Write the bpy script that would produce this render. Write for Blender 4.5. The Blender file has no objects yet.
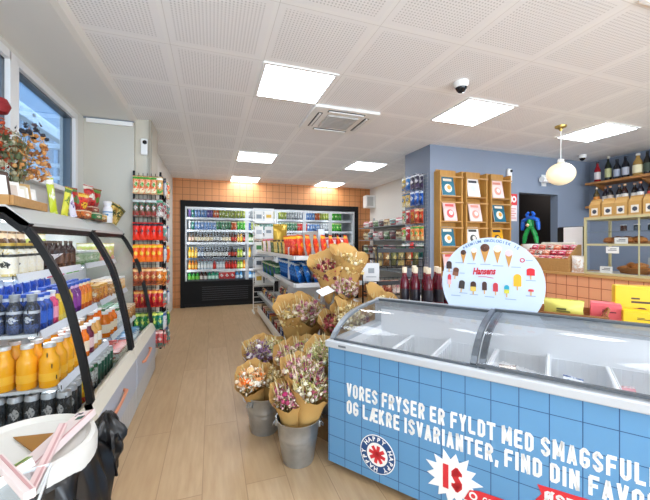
import bpy, bmesh, math, random
from mathutils import Vector, Matrix
R = math.radians
S = bpy.context.scene
COL = S.collection

# ------------------------------------------------------------------ camera, world, exposure
cam_data = bpy.data.cameras.new('camera')
cam = bpy.data.objects.new('camera', cam_data); COL.objects.link(cam)
cam.location = (0, 0, 1.35); cam.rotation_euler = (R(90), 0, R(-18.8))
cam_data.sensor_width = 36; cam_data.lens = 332 / 650 * 36
cam_data.shift_y = -7 / 650; cam_data.clip_start = 0.02
S.camera = cam
world = bpy.data.worlds.new('world'); S.world = world; world.use_nodes = True
world.node_tree.nodes['Background'].inputs[0].default_value = (0.62, 0.78, 1.0, 1)
world.node_tree.nodes['Background'].inputs[1].default_value = 3.2
S.view_settings.view_transform = 'Standard'; S.view_settings.look = 'None'
S.view_settings.gamma = 1; S.view_settings.use_curve_mapping = False
S.view_settings.exposure = 0.16
PANEL = 15.0          # strength of the ceiling light panels
S.cycles.use_denoising = True
S.cycles.max_bounces = 10; S.cycles.diffuse_bounces = 5; S.cycles.transparent_max_bounces = 16
S.cycles.caustics_reflective = False; S.cycles.caustics_refractive = False

for x in (-.2, 2.25, 4.75):      # added fill lights, unseen behind the camera, tilted up to brighten the ceiling
    ld = bpy.data.lights.new('rear_fill', 'AREA'); ld.shape = 'RECTANGLE'; ld.size = 2.1; ld.size_y = 2.0; ld.energy = 74; ld.color = (.86, .93, 1.0)
    lo = bpy.data.objects.new('rear_fill', ld); COL.objects.link(lo); lo.location = (x, -3.25, 1.4); lo.rotation_euler = (R(128), 0, 0)

# ------------------------------------------------------------------ colours and materials
def lin(h):
    if isinstance(h, str):
        v = [int(h[i:i + 2], 16) / 255 for i in (0, 2, 4)]
        return tuple(x / 12.92 if x <= .04045 else ((x + .055) / 1.055) ** 2.4 for x in v) + (1,)
    return tuple(h) + (1,)
MC = {}
def new_mat(name):
    m = bpy.data.materials.new(name); m.use_nodes = True
    nt = m.node_tree; return m, nt, nt.nodes['Principled BSDF']
def mat(h, rough=.5, metal=0, emit=0, spec=.5):
    k = (h, rough, metal, emit, spec)
    if k in MC: return MC[k]
    m, nt, b = new_mat('paint_%s' % h)
    b.inputs['Base Color'].default_value = lin(h); b.inputs['Roughness'].default_value = rough
    b.inputs['Metallic'].default_value = metal; b.inputs['Specular IOR Level'].default_value = spec
    if emit:
        b.inputs['Emission Color'].default_value = lin(h); b.inputs['Emission Strength'].default_value = emit
    MC[k] = m; return m
def nd(nt, t, **kw):
    n = nt.nodes.new(t)
    for k, v in kw.items(): setattr(n, k, v)
    return n
def math_(nt, op, a, b=None, c=None):
    n = nd(nt, 'ShaderNodeMath', operation=op)
    for i, v in enumerate((a, b, c)):
        if v is None: continue
        if isinstance(v, (int, float)): n.inputs[i].default_value = v
        else: nt.links.new(v, n.inputs[i])
    return n.outputs[0]
def mixc(nt, f, a, b):
    n = nd(nt, 'ShaderNodeMix', data_type='RGBA')
    for s, v in ((0, f), (6, a), (7, b)):
        if isinstance(v, (int, float)): n.inputs[s].default_value = v
        elif isinstance(v, tuple): n.inputs[s].default_value = v
        else: nt.links.new(v, n.inputs[s])
    return n.outputs[2]
def coords(nt, kind='Object'):
    t = nd(nt, 'ShaderNodeTexCoord'); s = nd(nt, 'ShaderNodeSeparateXYZ')
    nt.links.new(t.outputs[kind], s.inputs[0]); return t.outputs[kind], s.outputs
def noise(nt, vec, scale, detail=3, stretch=None):
    if stretch:
        mp = nd(nt, 'ShaderNodeMapping'); mp.inputs['Scale'].default_value = stretch
        nt.links.new(vec, mp.inputs[0]); vec = mp.outputs[0]
    n = nd(nt, 'ShaderNodeTexNoise'); n.inputs['Scale'].default_value = scale; n.inputs['Detail'].default_value = detail
    nt.links.new(vec, n.inputs['Vector']); return n.outputs[0]
def linemask(nt, v, size, width, off=0.0):
    """1 on a thin line every `size` metres"""
    a = math_(nt, 'ADD', v, 1000 * size - off)
    m = math_(nt, 'MODULO', math_(nt, 'ADD', a, width / 2), size)
    return math_(nt, 'LESS_THAN', m, width)
def grid_mat(name, base, line, size, width, ax, off=(0, 0), rough=.4, var=.06, sizes=None):
    m, nt, b = new_mat(name); vec, s = coords(nt)
    sz = sizes or (size, size)
    l1 = linemask(nt, s[ax[0]], sz[0], width, off[0]); l2 = linemask(nt, s[ax[1]], sz[1], width, off[1])
    l = math_(nt, 'MAXIMUM', l1, l2)
    n = noise(nt, vec, 3.0)
    c0 = mixc(nt, n, tuple(x * (1 - var) for x in lin(base)[:3]) + (1,), tuple(min(1, x * (1 + var)) for x in lin(base)[:3]) + (1,))
    nt.links.new(mixc(nt, l, c0, lin(line)), b.inputs['Base Color']); b.inputs['Roughness'].default_value = rough
    bp = nd(nt, 'ShaderNodeBump'); bp.inputs['Strength'].default_value = .3; bp.inputs['Distance'].default_value = .003
    nt.links.new(math_(nt, 'SUBTRACT', 1, l), bp.inputs['Height']); nt.links.new(bp.outputs[0], b.inputs['Normal'])
    return m
def print_mat(c1, c2, c3, rough=.35, metal=0, seed=0, coord='Generated', banded=True):
    """printed packaging: ground colour, a central device and scattered patches of print"""
    k = ('print', c1, c2, c3, rough, metal, seed)
    if k in MC: return MC[k]
    m, nt, b = new_mat('printed_pack'); vec, s = coords(nt, coord)
    mp = nd(nt, 'ShaderNodeMapping'); mp.inputs['Location'].default_value = (seed * 3.7, seed, seed * 1.3)
    nt.links.new(vec, mp.inputs[0])
    n = noise(nt, mp.outputs[0], 3.2, 2)
    dz = math_(nt, 'ABSOLUTE', math_(nt, 'SUBTRACT', s[2], .5)); dx = math_(nt, 'ABSOLUTE', math_(nt, 'SUBTRACT', s[0], .5))
    d = math_(nt, 'ADD', math_(nt, 'MULTIPLY', dz, 1.3), math_(nt, 'MULTIPLY', dx, .7))
    blob = math_(nt, 'LESS_THAN', math_(nt, 'ADD', d, math_(nt, 'MULTIPLY', math_(nt, 'SUBTRACT', n, .5), .5)), .24)
    n2 = noise(nt, mp.outputs[0], 9, 2)
    sp = math_(nt, 'GREATER_THAN', n2, .57)
    n3 = noise(nt, mp.outputs[0], 5, 1); band = math_(nt, 'LESS_THAN', math_(nt, 'ADD', s[2], math_(nt, 'MULTIPLY', n3, .2)), .36)
    top = math_(nt, 'GREATER_THAN', math_(nt, 'ADD', s[2], math_(nt, 'MULTIPLY', n3, .1)), .90)
    c = mixc(nt, blob, lin(c1), lin(c2)); c = mixc(nt, sp, c, lin(c3))
    if banded: c = mixc(nt, band, c, mixc(nt, sp, lin(c3), lin(c1))); c = mixc(nt, top, c, lin(c2))
    nt.links.new(c, b.inputs['Base Color']); b.inputs['Roughness'].default_value = rough; b.inputs['Metallic'].default_value = metal
    MC[k] = m; return m
def glass_mat(name, tint=(1, 1, 1), refl=.9, rough=.02):
    m = bpy.data.materials.new(name); m.use_nodes = True; nt = m.node_tree; nt.nodes.clear()
    o = nd(nt, 'ShaderNodeOutputMaterial'); mx = nd(nt, 'ShaderNodeMixShader')
    t = nd(nt, 'ShaderNodeBsdfTransparent'); t.inputs[0].default_value = tint + (1,)
    g = nd(nt, 'ShaderNodeBsdfGlossy'); g.inputs['Roughness'].default_value = rough
    f = nd(nt, 'ShaderNodeFresnel'); f.inputs[0].default_value = 1.45
    nt.links.new(math_(nt, 'MULTIPLY', f.outputs[0], refl), mx.inputs[0])
    nt.links.new(t.outputs[0], mx.inputs[1]); nt.links.new(g.outputs[0], mx.inputs[2]); nt.links.new(mx.outputs[0], o.inputs[0])
    return m
def wood_mat(name, a, b_, axis=1, rough=.5, scale=6):
    m, nt, b = new_mat(name); vec, s = coords(nt)
    st = [8, 8, 8]; st[axis] = .7
    n = noise(nt, vec, scale, 5, tuple(st))
    nt.links.new(mixc(nt, n, lin(a), lin(b_)), b.inputs['Base Color']); b.inputs['Roughness'].default_value = rough
    return m

GLASS = glass_mat('clear_glass', (.97, .985, .98), .8)
GLASSC = glass_mat('cooler_glass', (.985, .99, .99), .22)
GLASSW = glass_mat('window_glass', (.86, .93, .97), .6)
CLEARP = glass_mat('clear_plastic', (.86, .9, .93), 1.2, .15)
WHITE = mat('F1F1EE', .45); OFFW = mat('E9E7E0', .6); BLACK = mat('121214', .5, 0, 0, .3); DGREY = mat('3A3D42', .4)
STEEL = mat('B9BDC0', .28, .9); LGREY = mat('BFC3C6', .4); WIRE = mat('1A1A1C', .4, .5); COPPER = mat('D98F6B', .35, .3)
WOOD = wood_mat('light_wood', 'C79A5E', 'A97A42', 0); WOODZ = wood_mat('light_wood_upright', 'C9994F', 'A8752F', 2)
KRAFT = print_mat('C49A58', 'CFA768', 'B88C4C', .75, 0, 3, 'Object', False)
BRASS = mat('C9A75A', .3, .9); GALV = None

# ------------------------------------------------------------------ mesh builder
class MB:
    def __init__(s): s.v = []; s.f = []; s.m = []; s.ms = []; s.sm = []
    def mi(s, m):
        if m not in s.ms: s.ms.append(m)
        return s.ms.index(m)
    def add(s, vs, fs, m, smooth=False, M=None):
        b = len(s.v); k = s.mi(m)
        s.v += [tuple(M @ Vector(v)) if M else tuple(v) for v in vs]
        for f in fs: s.f.append(tuple(b + i for i in f)); s.m.append(k); s.sm.append(smooth)
        return s
    def box(s, x0, x1, y0, y1, z0, z1, m, bev=0, M=None):
        if bev:
            bm = bmesh.new(); bmesh.ops.create_cube(bm, size=1)
            for v in bm.verts: v.co = ((x0 + x1) / 2 + v.co.x * (x1 - x0), (y0 + y1) / 2 + v.co.y * (y1 - y0), (z0 + z1) / 2 + v.co.z * (z1 - z0))
            bmesh.ops.bevel(bm, geom=bm.edges[:], offset=bev, segments=2, affect='EDGES', profile=.5)
            bm.verts.index_update()
            s.add([v.co[:] for v in bm.verts], [[v.index for v in f.verts] for f in bm.faces], m, False, M); bm.free(); return s
        vs = [(x, y, z) for x in (x0, x1) for y in (y0, y1) for z in (z0, z1)]
        fs = [(0, 1, 3, 2), (4, 6, 7, 5), (0, 4, 5, 1), (2, 3, 7, 6), (0, 2, 6, 4), (1, 5, 7, 3)]
        return s.add(vs, fs, m, False, M)
    def lathe(s, prof, m, seg=16, M=None, mats=None, sx=1, sy=1):
        """prof: (r,z) list; mats: optional material per span"""
        vs = []
        for r, z in prof:
            for i in range(seg):
                a = 2 * math.pi * i / seg; vs.append((r * math.cos(a) * sx, r * math.sin(a) * sy, z))
        for j in range(len(prof) - 1):
            fs = [(j * seg + i, j * seg + (i + 1) % seg, (j + 1) * seg + (i + 1) % seg, (j + 1) * seg + i) for i in range(seg)]
            mm = mats[j] if mats else m
            if j == 0:
                b = len(s.v); s.v += [tuple(M @ Vector(v)) if M else v for v in vs]
            k = s.mi(mm)
            for f in fs: s.f.append(tuple(b + i for i in f)); s.m.append(k); s.sm.append(True)
        return s
    def tube(s, pts, r, m, seg=8, closed=False):
        pts = [Vector(p) for p in pts]; n = len(pts); rings = []
        up = Vector((0, 0, 1))
        for i, p in enumerate(pts):
            a = pts[i - 1] if (i or closed) else p; b = pts[(i + 1) % n] if (i < n - 1 or closed) else p
            d = (b - a).normalized(); u = up if abs(d.dot(up)) < .95 else Vector((1, 0, 0))
            x = d.cross(u).normalized(); y = d.cross(x).normalized()
            rr = r[i] if isinstance(r, (list, tuple)) else r
            rings.append([tuple(p + x * math.cos(2 * math.pi * k / seg) * rr + y * math.sin(2 * math.pi * k / seg) * rr) for k in range(seg)])
        vs = [v for q in rings for v in q]; fs = []
        for i in range(n - (0 if closed else 1)):
            j = (i + 1) % n
            for k in range(seg): fs.append((i * seg + k, i * seg + (k + 1) % seg, j * seg + (k + 1) % seg, j * seg + k))
        if not closed:
            fs.append(tuple(range(seg))[::-1]); fs.append(tuple((n - 1) * seg + k for k in range(seg)))
        return s.add(vs, fs, m, seg > 4)
    def prism(s, poly, a, b, m, axis='y', M=None):
        """poly in the plane across `axis`, extruded from a to b"""
        n = len(poly)
        def p(u, v, w): return {'y': (u, w, v), 'x': (w, u, v), 'z': (u, v, w)}[axis]
        vs = [p(u, v, a) for u, v in poly] + [p(u, v, b) for u, v in poly]
        fs = [tuple(range(n)), tuple(range(2 * n - 1, n - 1, -1))] + [(i, (i + 1) % n, n + (i + 1) % n, n + i) for i in range(n)]
        return s.add(vs, fs, m, False, M)
    def text(s, body, size, m, M, width=None, bold=.0, depth=.002, shear=0, spacing=1.0, height=None, align='LEFT'):
        c = bpy.data.curves.new('t', 'FONT'); c.body = body; c.size = size; c.offset = bold; c.extrude = depth / 2
        c.shear = shear; c.space_character = spacing; c.resolution_u = 3; c.align_x = align
        o = bpy.data.objects.new('t', c); COL.objects.link(o); bpy.context.view_layer.update()
        me = bpy.data.meshes.new_from_object(o.evaluated_get(bpy.context.evaluated_depsgraph_get()))
        xs = [v.co.x for v in me.vertices]; ys = [v.co.y for v in me.vertices]
        kx = width / (max(xs) - min(xs)) if width else 1; ky = height / (max(ys) - min(ys)) if height else 1
        x0 = min(xs) if width and align == 'LEFT' else 0; y0 = min(ys) if height else 0
        s.add([((v.co.x - x0) * kx, (v.co.y - y0) * ky, v.co.z) for v in me.vertices], [tuple(p.vertices) for p in me.polygons], m, False, M)
        bpy.data.objects.remove(o); bpy.data.curves.remove(c); bpy.data.meshes.remove(me); return s
    def block(s, body, m, M, width, height, th=.19, depth=.001, gap=.14):
        """condensed block capitals drawn as strokes; th: stroke width as a share of the height"""
        W = .50; h = th / 2; c = .12
        def O(x0=0, x1=W, y0=0, y1=1, k=c): return [(x0 + h + k, y0 + h), (x1 - h - k, y0 + h), (x1 - h, y0 + h + k), (x1 - h, y1 - h - k), (x1 - h - k, y1 - h), (x0 + h + k, y1 - h), (x0 + h, y1 - h - k), (x0 + h, y0 + h + k), (x0 + h + k, y0 + h)]
        l, r_, t, b, mid = h, W - h, 1 - h, h, .5
        G = {'O': [O()], 'D': [[(l, b), (r_ - c, b), (r_, b + c), (r_, t - c), (r_ - c, t), (l, t), (l, b)]], 'I': [[(l, 0), (l, 1)]], 'L': [[(l, 1), (l, b), (W - .06, b)]],
             'V': [[(h * .8, 1), (W / 2, 0 + .04), (W - h * .8, 1)]], 'R': [[(l, 0), (l, t), (r_ - c, t), (r_, t - c), (r_, mid + c), (r_ - c, mid - .02), (l, mid - .02)], [(r_ - c * 1.2, mid), (r_, 0)]],
             'E': [[(W - .04, b), (l, b), (l, t), (W - .04, t)], [(l, mid), (W - .1, mid)]], 'F': [[(l, 0), (l, t), (W - .04, t)], [(l, mid), (W - .1, mid)]],
             'S': [[(l, .26), (l, b + c), (l + c, b), (r_ - c, b), (r_, b + c), (r_, .36), (l, .66), (l, t - c), (l + c, t), (r_ - c, t), (r_, t - c), (r_, .76)]],
             'Y': [[(h * .8, 1), (W / 2, .44), (W - h * .8, 1)], [(W / 2, .46), (W / 2, 0)]], 'T': [[(0, t), (W - .02, t)], [(W / 2, t), (W / 2, 0)]],
             'M': [[(l, 0), (l, 1)], [(.62 - h, 0), (.62 - h, 1)], [(l, .98), (.31, .25), (.62 - h, .98)]], 'N': [[(l, 0), (l, 1)], [(r_, 0), (r_, 1)], [(l, .96), (r_, .04)]],
             'A': [[(h * .8, 0), (W / 2, .96), (W - h * .8, 0)], [(.12, .25), (W - .12, .25)]], 'G': [[(r_, .74), (r_, t - c), (r_ - c, t), (l + c, t), (l, t - c), (l, b + c), (l + c, b), (r_ - c, b), (r_, b + c), (r_, .46), (W / 2, .46)]],
             'U': [[(l, 1), (l, b + c), (l + c, b), (r_ - c, b), (r_, b + c), (r_, 1)]], 'K': [[(l, 0), (l, 1)], [(r_, 1), (l, .42)], [(l + .1, .5), (r_, 0)]],
             'Æ': [[(h * .8, 0), (.36, .96)], [(.72, b), (.40, b), (.40, t), (.72, t)], [(.40, mid), (.68, mid)], [(.14, .25), (.40, .25)]], ',': [[(l, .14), (l - .04, -.16)]], 'P': [[(l, 0), (l, t), (r_ - c, t), (r_, t - c), (r_, mid), (r_ - c, mid - c), (l, mid - c)]],
             'H': [[(l, 0), (l, 1)], [(r_, 0), (r_, 1)], [(l, mid), (r_, mid)]], 'B': [O(), [(l, mid), (r_, mid)], [(l, 0), (l, 1)]], 'Ø': [O(), [(.02, -.02), (W - .02, 1.02)]]}
        wd = {'I': th, 'M': .62, 'Æ': .72, ' ': .14, ',': .12}; x = 0; segs = []
        for ch in body:
            for pl in G.get(ch, []):
                for (ax, ay), (bx, by) in zip(pl, pl[1:]): segs.append((x + ax, ay, x + bx, by))
            x += wd.get(ch, W) + gap
        kx = width / (x - gap)
        for ax, ay, bx, by in segs:
            d = math.hypot(bx - ax, by - ay); ux, uy = (bx - ax) / d, (by - ay) / d; e = h * .42
            ax, ay, bx, by = (ax - ux * e, ay - uy * e, bx + ux * e, by + uy * e) if not (ay in (0, 1) or by in (0, 1)) else (ax, ay, bx, by)
            q = [(ax - uy * h, ay + ux * h), (bx - uy * h, by + ux * h), (bx + uy * h, by - ux * h), (ax + uy * h, ay - ux * h)]
            q = [(px * kx, py * height) for px, py in q]
            s.add([(px, py, 0) for px, py in q] + [(px, py, depth) for px, py in q], [(4, 5, 6, 7), (0, 1, 5, 4), (1, 2, 6, 5), (2, 3, 7, 6), (3, 0, 4, 7)], m, False, M)
        return s
    def mesh(s, name):
        me = bpy.data.meshes.new(name); me.from_pydata(s.v, [], s.f)
        for m in s.ms: me.materials.append(m)
        me.polygons.foreach_set('material_index', s.m); me.polygons.foreach_set('use_smooth', s.sm)
        bm = bmesh.new(); bm.from_mesh(me); bmesh.ops.recalc_face_normals(bm, faces=bm.faces[:]); bm.to_mesh(me); bm.free()
        if any(s.sm): me.set_sharp_from_angle(angle=R(40))
        me.update(); return me
    def build(s, name, parent=None, loc=(0, 0, 0), rz=0):
        return link(name, s.mesh(name), parent, loc, rz)
def link(name, me, parent=None, loc=(0, 0, 0), rz=0, rot=None):
    o = bpy.data.objects.new(name, me); COL.objects.link(o); o.parent = parent
    o.location = loc; o.rotation_euler = rot or (0, 0, rz); return o
def tag(o, label, cat, group=None):
    o['label'] = label; o['category'] = cat
    if group: o['group'] = group
    return o
def empty(name, label, cat, loc=(0, 0, 0), rz=0, group=None):
    return tag(link(name, None, None, loc, rz), label, cat, group)
def struct(name, b, **k):
    o = b.build(name, **k); o['kind'] = 'structure'; return o
def Mx(loc=(0, 0, 0), rx=0, ry=0, rz=0, sc=None):
    m = Matrix.Translation(loc) @ Matrix.Rotation(rz, 4, 'Z') @ Matrix.Rotation(ry, 4, 'Y') @ Matrix.Rotation(rx, 4, 'X')
    return m @ Matrix.Diagonal(tuple(sc) + (1,)) if sc else m

# labels of the things set out in rows: by look, and where looks repeat, by order from a named end
ORD = ('first second third fourth fifth sixth seventh eighth ninth tenth eleventh twelfth thirteenth fourteenth fifteenth sixteenth '
       'seventeenth eighteenth nineteenth twentieth').split()
def ordn(i): return ORD[i] if i < 20 else 'twenty-' + ORD[i - 20] if i < 29 else 'thirtieth' if i == 29 else 'thirty-' + ORD[i - 30]
ROWS = {}
def rowed(o, desc, place, end, cat, group):
    """desc: how it looks; place: which row; end: the end the order is counted from (calls come in that order)"""
    o['category'] = cat; o['group'] = group
    ROWS.setdefault((desc, place), []).append((o, end))
def finish_rows():
    for (desc, place), L in ROWS.items():
        for i, (o, end) in enumerate(L):
            o['label'] = '%s %s' % (desc, place) if len(L) == 1 else '%s %s, %s from %s' % (desc, place, ordn(i), end)

# ------------------------------------------------------------------ products: prototypes are meshes, things are linked copies
PC = {}
def proto(key, fn):
    if key not in PC: PC[key] = fn()
    return PC[key]
def put(name, p, loc, rz=0, rot=None, scale=None):
    """p = (mesh, [(part name, mesh)...]); the thing is its body with its parts as children"""
    o = link(name, p[0], None, loc, rz, rot)
    if scale: o.scale = scale
    for pn, pm in p[1]: link(pn, pm, o)
    return o
def bottle(h, r, body, cap, label=None, neck=.34, shoulder=.62, parts=True, lab=(.18, .52), seg=14, caph=.09):
    def f():
        rn = r * neck
        prof = [(.001, 0), (r * .92, 0), (r, h * .02), (r, h * shoulder), (r * .93, h * (shoulder + .06)), (r * .62, h * (shoulder + .15)), (rn, h * (shoulder + .23)), (rn, h * .96), (.001, h * .96)]
        b = MB().lathe(prof, body, seg)
        c = MB().lathe([(.001, h * (1 - caph)), (rn * 1.15, h * (1 - caph)), (rn * 1.15, h * .995), (rn, h), (.001, h)], cap, seg)
        l = MB().lathe([(r * .99, h * lab[0]), (r * 1.02, h * lab[0]), (r * 1.02, h * lab[1]), (r * .99, h * lab[1])], label, seg) if label else None
        if not parts:
            for x in (c, l):
                if x:
                    for m in x.ms: b.mi(m)
                    n = len(b.v); b.v += x.v; b.f += [tuple(n + i for i in q) for q in x.f]; b.m += [b.mi(x.ms[k]) for k in x.m]; b.sm += x.sm
            return b.mesh('bottle'), []
        ps = [('cap', c.mesh('cap'))]
        if l: ps.append(('label', l.mesh('label')))
        return b.mesh('bottle'), ps
    return proto(('bottle', h, r, body.name, cap.name, label and label.name, neck, shoulder, parts, lab), f)
def can(h, r, body, parts=True, lidm=STEEL, seg=14):
    def f():
        b = MB().lathe([(.001, .004), (r * .8, 0), (r, h * .05), (r, h * .9), (r * .88, h * .96)] + ([] if parts else [(r * .88, h), (r * .8, h * .98), (.001, h * .98)]), body, seg)
        if not parts: return b.mesh('can'), []
        l = MB().lathe([(r * .86, h * .955), (r * .9, h * .96), (r * .9, h), (r * .82, h), (r * .8, h * .975), (.001, h * .975)], lidm, seg)
        l.tube([(0, 0, h * .98), (r * .3, 0, h * .99), (r * .5, 0, h * .98)], r * .12, lidm, 6)
        return b.mesh('can'), [('lid', l.mesh('lid'))]
    return proto(('can', h, r, body.name, parts), f)
def bag(w, h, d, m, crimp=None, hang=False, nx=7, nz=9):
    """a filled pillow pack with crimped seams, standing on its bottom seam, facing -y"""
    def f():
        b = MB(); vs = []; fs = []; k = .05
        for side in (-1, 1):
            for j in range(nz):
                v = j / (nz - 1)
                for i in range(nx):
                    u = i / (nx - 1) * 2 - 1; q = 2 * v - 1
                    t = (1 - abs(u) ** 2.6) * (1 - abs(q) ** 3.0)
                    wr = .06 * d * math.sin(i * 2.1 + j * 1.7 + side) * t
                    narrow = 1 - .07 * (1 - abs(q)) 
                    vs.append((u * w / 2 * narrow, side * (d / 2 * t + wr + .001), h * (k + (1 - 2 * k) * v)))
        for side in (0, 1):
            for j in range(nz - 1):
                for i in range(nx - 1):
                    a = side * nx * nz + j * nx + i; fs.append((a, a + 1, a + nx + 1, a + nx))
        def e(side, i, j): return side * nx * nz + j * nx + i
        for j in range(nz - 1): fs.append((e(0, 0, j), e(0, 0, j + 1), e(1, 0, j + 1), e(1, 0, j))); fs.append((e(0, nx - 1, j), e(0, nx - 1, j + 1), e(1, nx - 1, j + 1), e(1, nx - 1, j)))
        b.add(vs, fs, m, True)
        cm = crimp or m; out = []
        for z0, z1 in ((0, h * .06), (h * .94, h)):
            c = MB(); n = 12
            pts = [(-w / 2 + w * i / n, (.0025 if i % 2 else -.0025)) for i in range(n + 1)]
            c.add([(x, y - .001, z) for z in (z0, z1) for x, y in pts] + [(x, y + .001, z) for z in (z0, z1) for x, y in pts],
                  [(q + i, q + i + 1, q + n + 2 + i, q + n + 1 + i) for q in (0, 2 * (n + 1)) for i in range(n)] + [(0, n + 1, 3 * n + 3, 2 * n + 2), (n, 2 * n + 1, 4 * n + 3, 3 * n + 2)], cm)
            if hang and z0: c.add([(-.012, 0, h), (.012, 0, h), (.012, 0, h + .004), (-.012, 0, h + .004)], [(0, 1, 2, 3)], cm)
            out.append(('seam', c.mesh('seam')))
        return b.mesh('bag'), out
    return proto(('bag', w, h, d, m.name, crimp and crimp.name, hang), f)
def carton(w, d, h, m, lidm=None):
    def f():
        b = MB().box(-w / 2, w / 2, -d / 2, d / 2, 0, h * .98, m, .002)
        l = MB().box(-w / 2 - .001, w / 2 + .001, -d / 2 - .001, d / 2 + .001, h * .93, h, lidm or m, .001)
        return b.mesh('carton'), [('lid', l.mesh('lid'))]
    return proto(('carton', w, d, h, m.name), f)
def jar(h, r, body, cap, label=None):
    return bottle(h, r, body, cap, label, neck=.86, shoulder=.72, lab=(.15, .62), caph=.13)

# ------------------------------------------------------------------ THE SETTING
m, nt, b = new_mat('oak_laminate'); vec, s_ = coords(nt)
br = nd(nt, 'ShaderNodeTexBrick'); br.offset = .37; br.inputs['Scale'].default_value = 1
br.inputs['Brick Width'].default_value = 1.9; br.inputs['Row Height'].default_value = .23; br.inputs['Mortar Size'].default_value = .0022
br.inputs['Color1'].default_value = lin('CCB08A'); br.inputs['Color2'].default_value = lin('BC9D74'); br.inputs['Mortar'].default_value = lin('7D6040')
mp = nd(nt, 'ShaderNodeMapping'); mp.inputs['Rotation'].default_value = (0, 0, R(90)); mp.inputs['Location'].default_value = (0, .05, 0)
nt.links.new(vec, mp.inputs[0]); nt.links.new(mp.outputs[0], br.inputs[0])
n1 = noise(nt, vec, 5, 6, (7, .8, 1)); n2 = noise(nt, vec, 1.6, 2, (3, 1, 1))
c1 = mixc(nt, math_(nt, 'MULTIPLY', n1, .95), br.outputs[0], lin('967450')); c2 = mixc(nt, math_(nt, 'MULTIPLY', n2, .4), c1, lin('D9BC95'))
nt.links.new(c2, b.inputs['Base Color']); b.inputs['Roughness'].default_value = .38
FLOORM = m
struct('floor', MB().box(-1.4, 6.1, -3, 8.4, -.1, 0, FLOORM))

m, nt, b = new_mat('perforated_ceiling_tile'); vec, s_ = coords(nt)
lx = linemask(nt, s_[0], .63, .03, -.283); ly = linemask(nt, s_[1], .63, .03, 2.46)
fx = linemask(nt, s_[0], .63, .004, -.283 + .015); fy = linemask(nt, s_[1], .63, .004, 2.46 + .015)
bx = linemask(nt, s_[0], .63, .10, -.283); by = linemask(nt, s_[1], .63, .10, 2.46)
PIT = .021
hx = math_(nt, 'SUBTRACT', math_(nt, 'MODULO', math_(nt, 'ADD', s_[0], 50.0), PIT), PIT / 2); hy = math_(nt, 'SUBTRACT', math_(nt, 'MODULO', math_(nt, 'ADD', s_[1], 50.0), PIT), PIT / 2)
rr = math_(nt, 'ADD', math_(nt, 'MULTIPLY', hx, hx), math_(nt, 'MULTIPLY', hy, hy))
hole = math_(nt, 'LESS_THAN', rr, .0056 ** 2)
hole = math_(nt, 'MULTIPLY', hole, math_(nt, 'SUBTRACT', 1, math_(nt, 'MAXIMUM', bx, by)))
cc = mixc(nt, math_(nt, 'MULTIPLY', hole, .6), lin('F6F6F6'), lin('B4B4B4'))
cc = mixc(nt, math_(nt, 'MAXIMUM', lx, ly), cc, lin('F9F9F8')); cc = mixc(nt, math_(nt, 'MULTIPLY', math_(nt, 'MAXIMUM', fx, fy), .5), cc, lin('B9B6B0'))
nt.links.new(cc, b.inputs['Base Color']); b.inputs['Roughness'].default_value = .7
CEIL = m
struct('ceiling', MB().box(-1.5, 6.1, -3, 8.4, 2.7, 2.8, CEIL))
PLASTER = mat('E2E0D8', .7); BEIGE = mat('C9C5B8', .7); BLUEW = mat('8590A1', .65); WHW = mat('E6E3DA', .7)
o = MB(); o.box(-1.5, 6.1, -3.1, -3, 2.45, 2.7, PLASTER); o.box(-1.5, 6.1, -3.1, -3, 0, .35, PLASTER)
for x in (-1.5, .9, 3.4, 5.9): o.box(x, x + .2, -3.1, -3, .35, 2.45, PLASTER)
struct('wall_rear', o)
struct('wall_right', MB().box(5.98, 6.1, -3, 3.83, 0, 2.7, BLUEW))
ORT = grid_mat('orange_wall_tiles', 'D28F58', '9A5E34', .145, .010, (0, 2), (0, .045), .35)
o = MB(); o.box(-.95, -.62, 7.5, 7.6, 0, 2.7, ORT); o.box(-.62, 3.40, 7.5, 7.6, 2.24, 2.7, ORT); o.box(3.40, 3.80, 7.5, 7.6, 0, 2.7, ORT)
struct('wall_far', o)
struct('wall_behind_fridge', MB().box(-.95, 3.8, 8.35, 8.42, 0, 2.7, PLASTER))
struct('wall_far_right', MB().box(3.74, 3.86, 4.3, 7.5, 0, 2.7, WHW))
o = MB(); o.box(2.82, 2.94, 3.83, 4.45, 0, 2.7, BLUEW); o.box(2.94, 3.74, 4.33, 4.45, 0, 2.7, BLUEW)
o.box(2.94, 4.42, 3.83, 3.95, 0, 2.7, BLUEW); o.box(5.24, 6.1, 3.83, 3.95, 0, 2.7, BLUEW); o.box(4.42, 5.24, 3.83, 3.95, 2.12, 2.7, BLUEW)
struct('wall_blue', o)
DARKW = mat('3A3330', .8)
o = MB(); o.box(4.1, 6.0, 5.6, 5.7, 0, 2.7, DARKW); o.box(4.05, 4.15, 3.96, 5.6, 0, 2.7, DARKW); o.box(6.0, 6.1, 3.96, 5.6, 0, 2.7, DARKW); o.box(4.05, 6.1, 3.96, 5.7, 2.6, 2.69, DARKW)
struct('wall_back_room', o)
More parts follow.
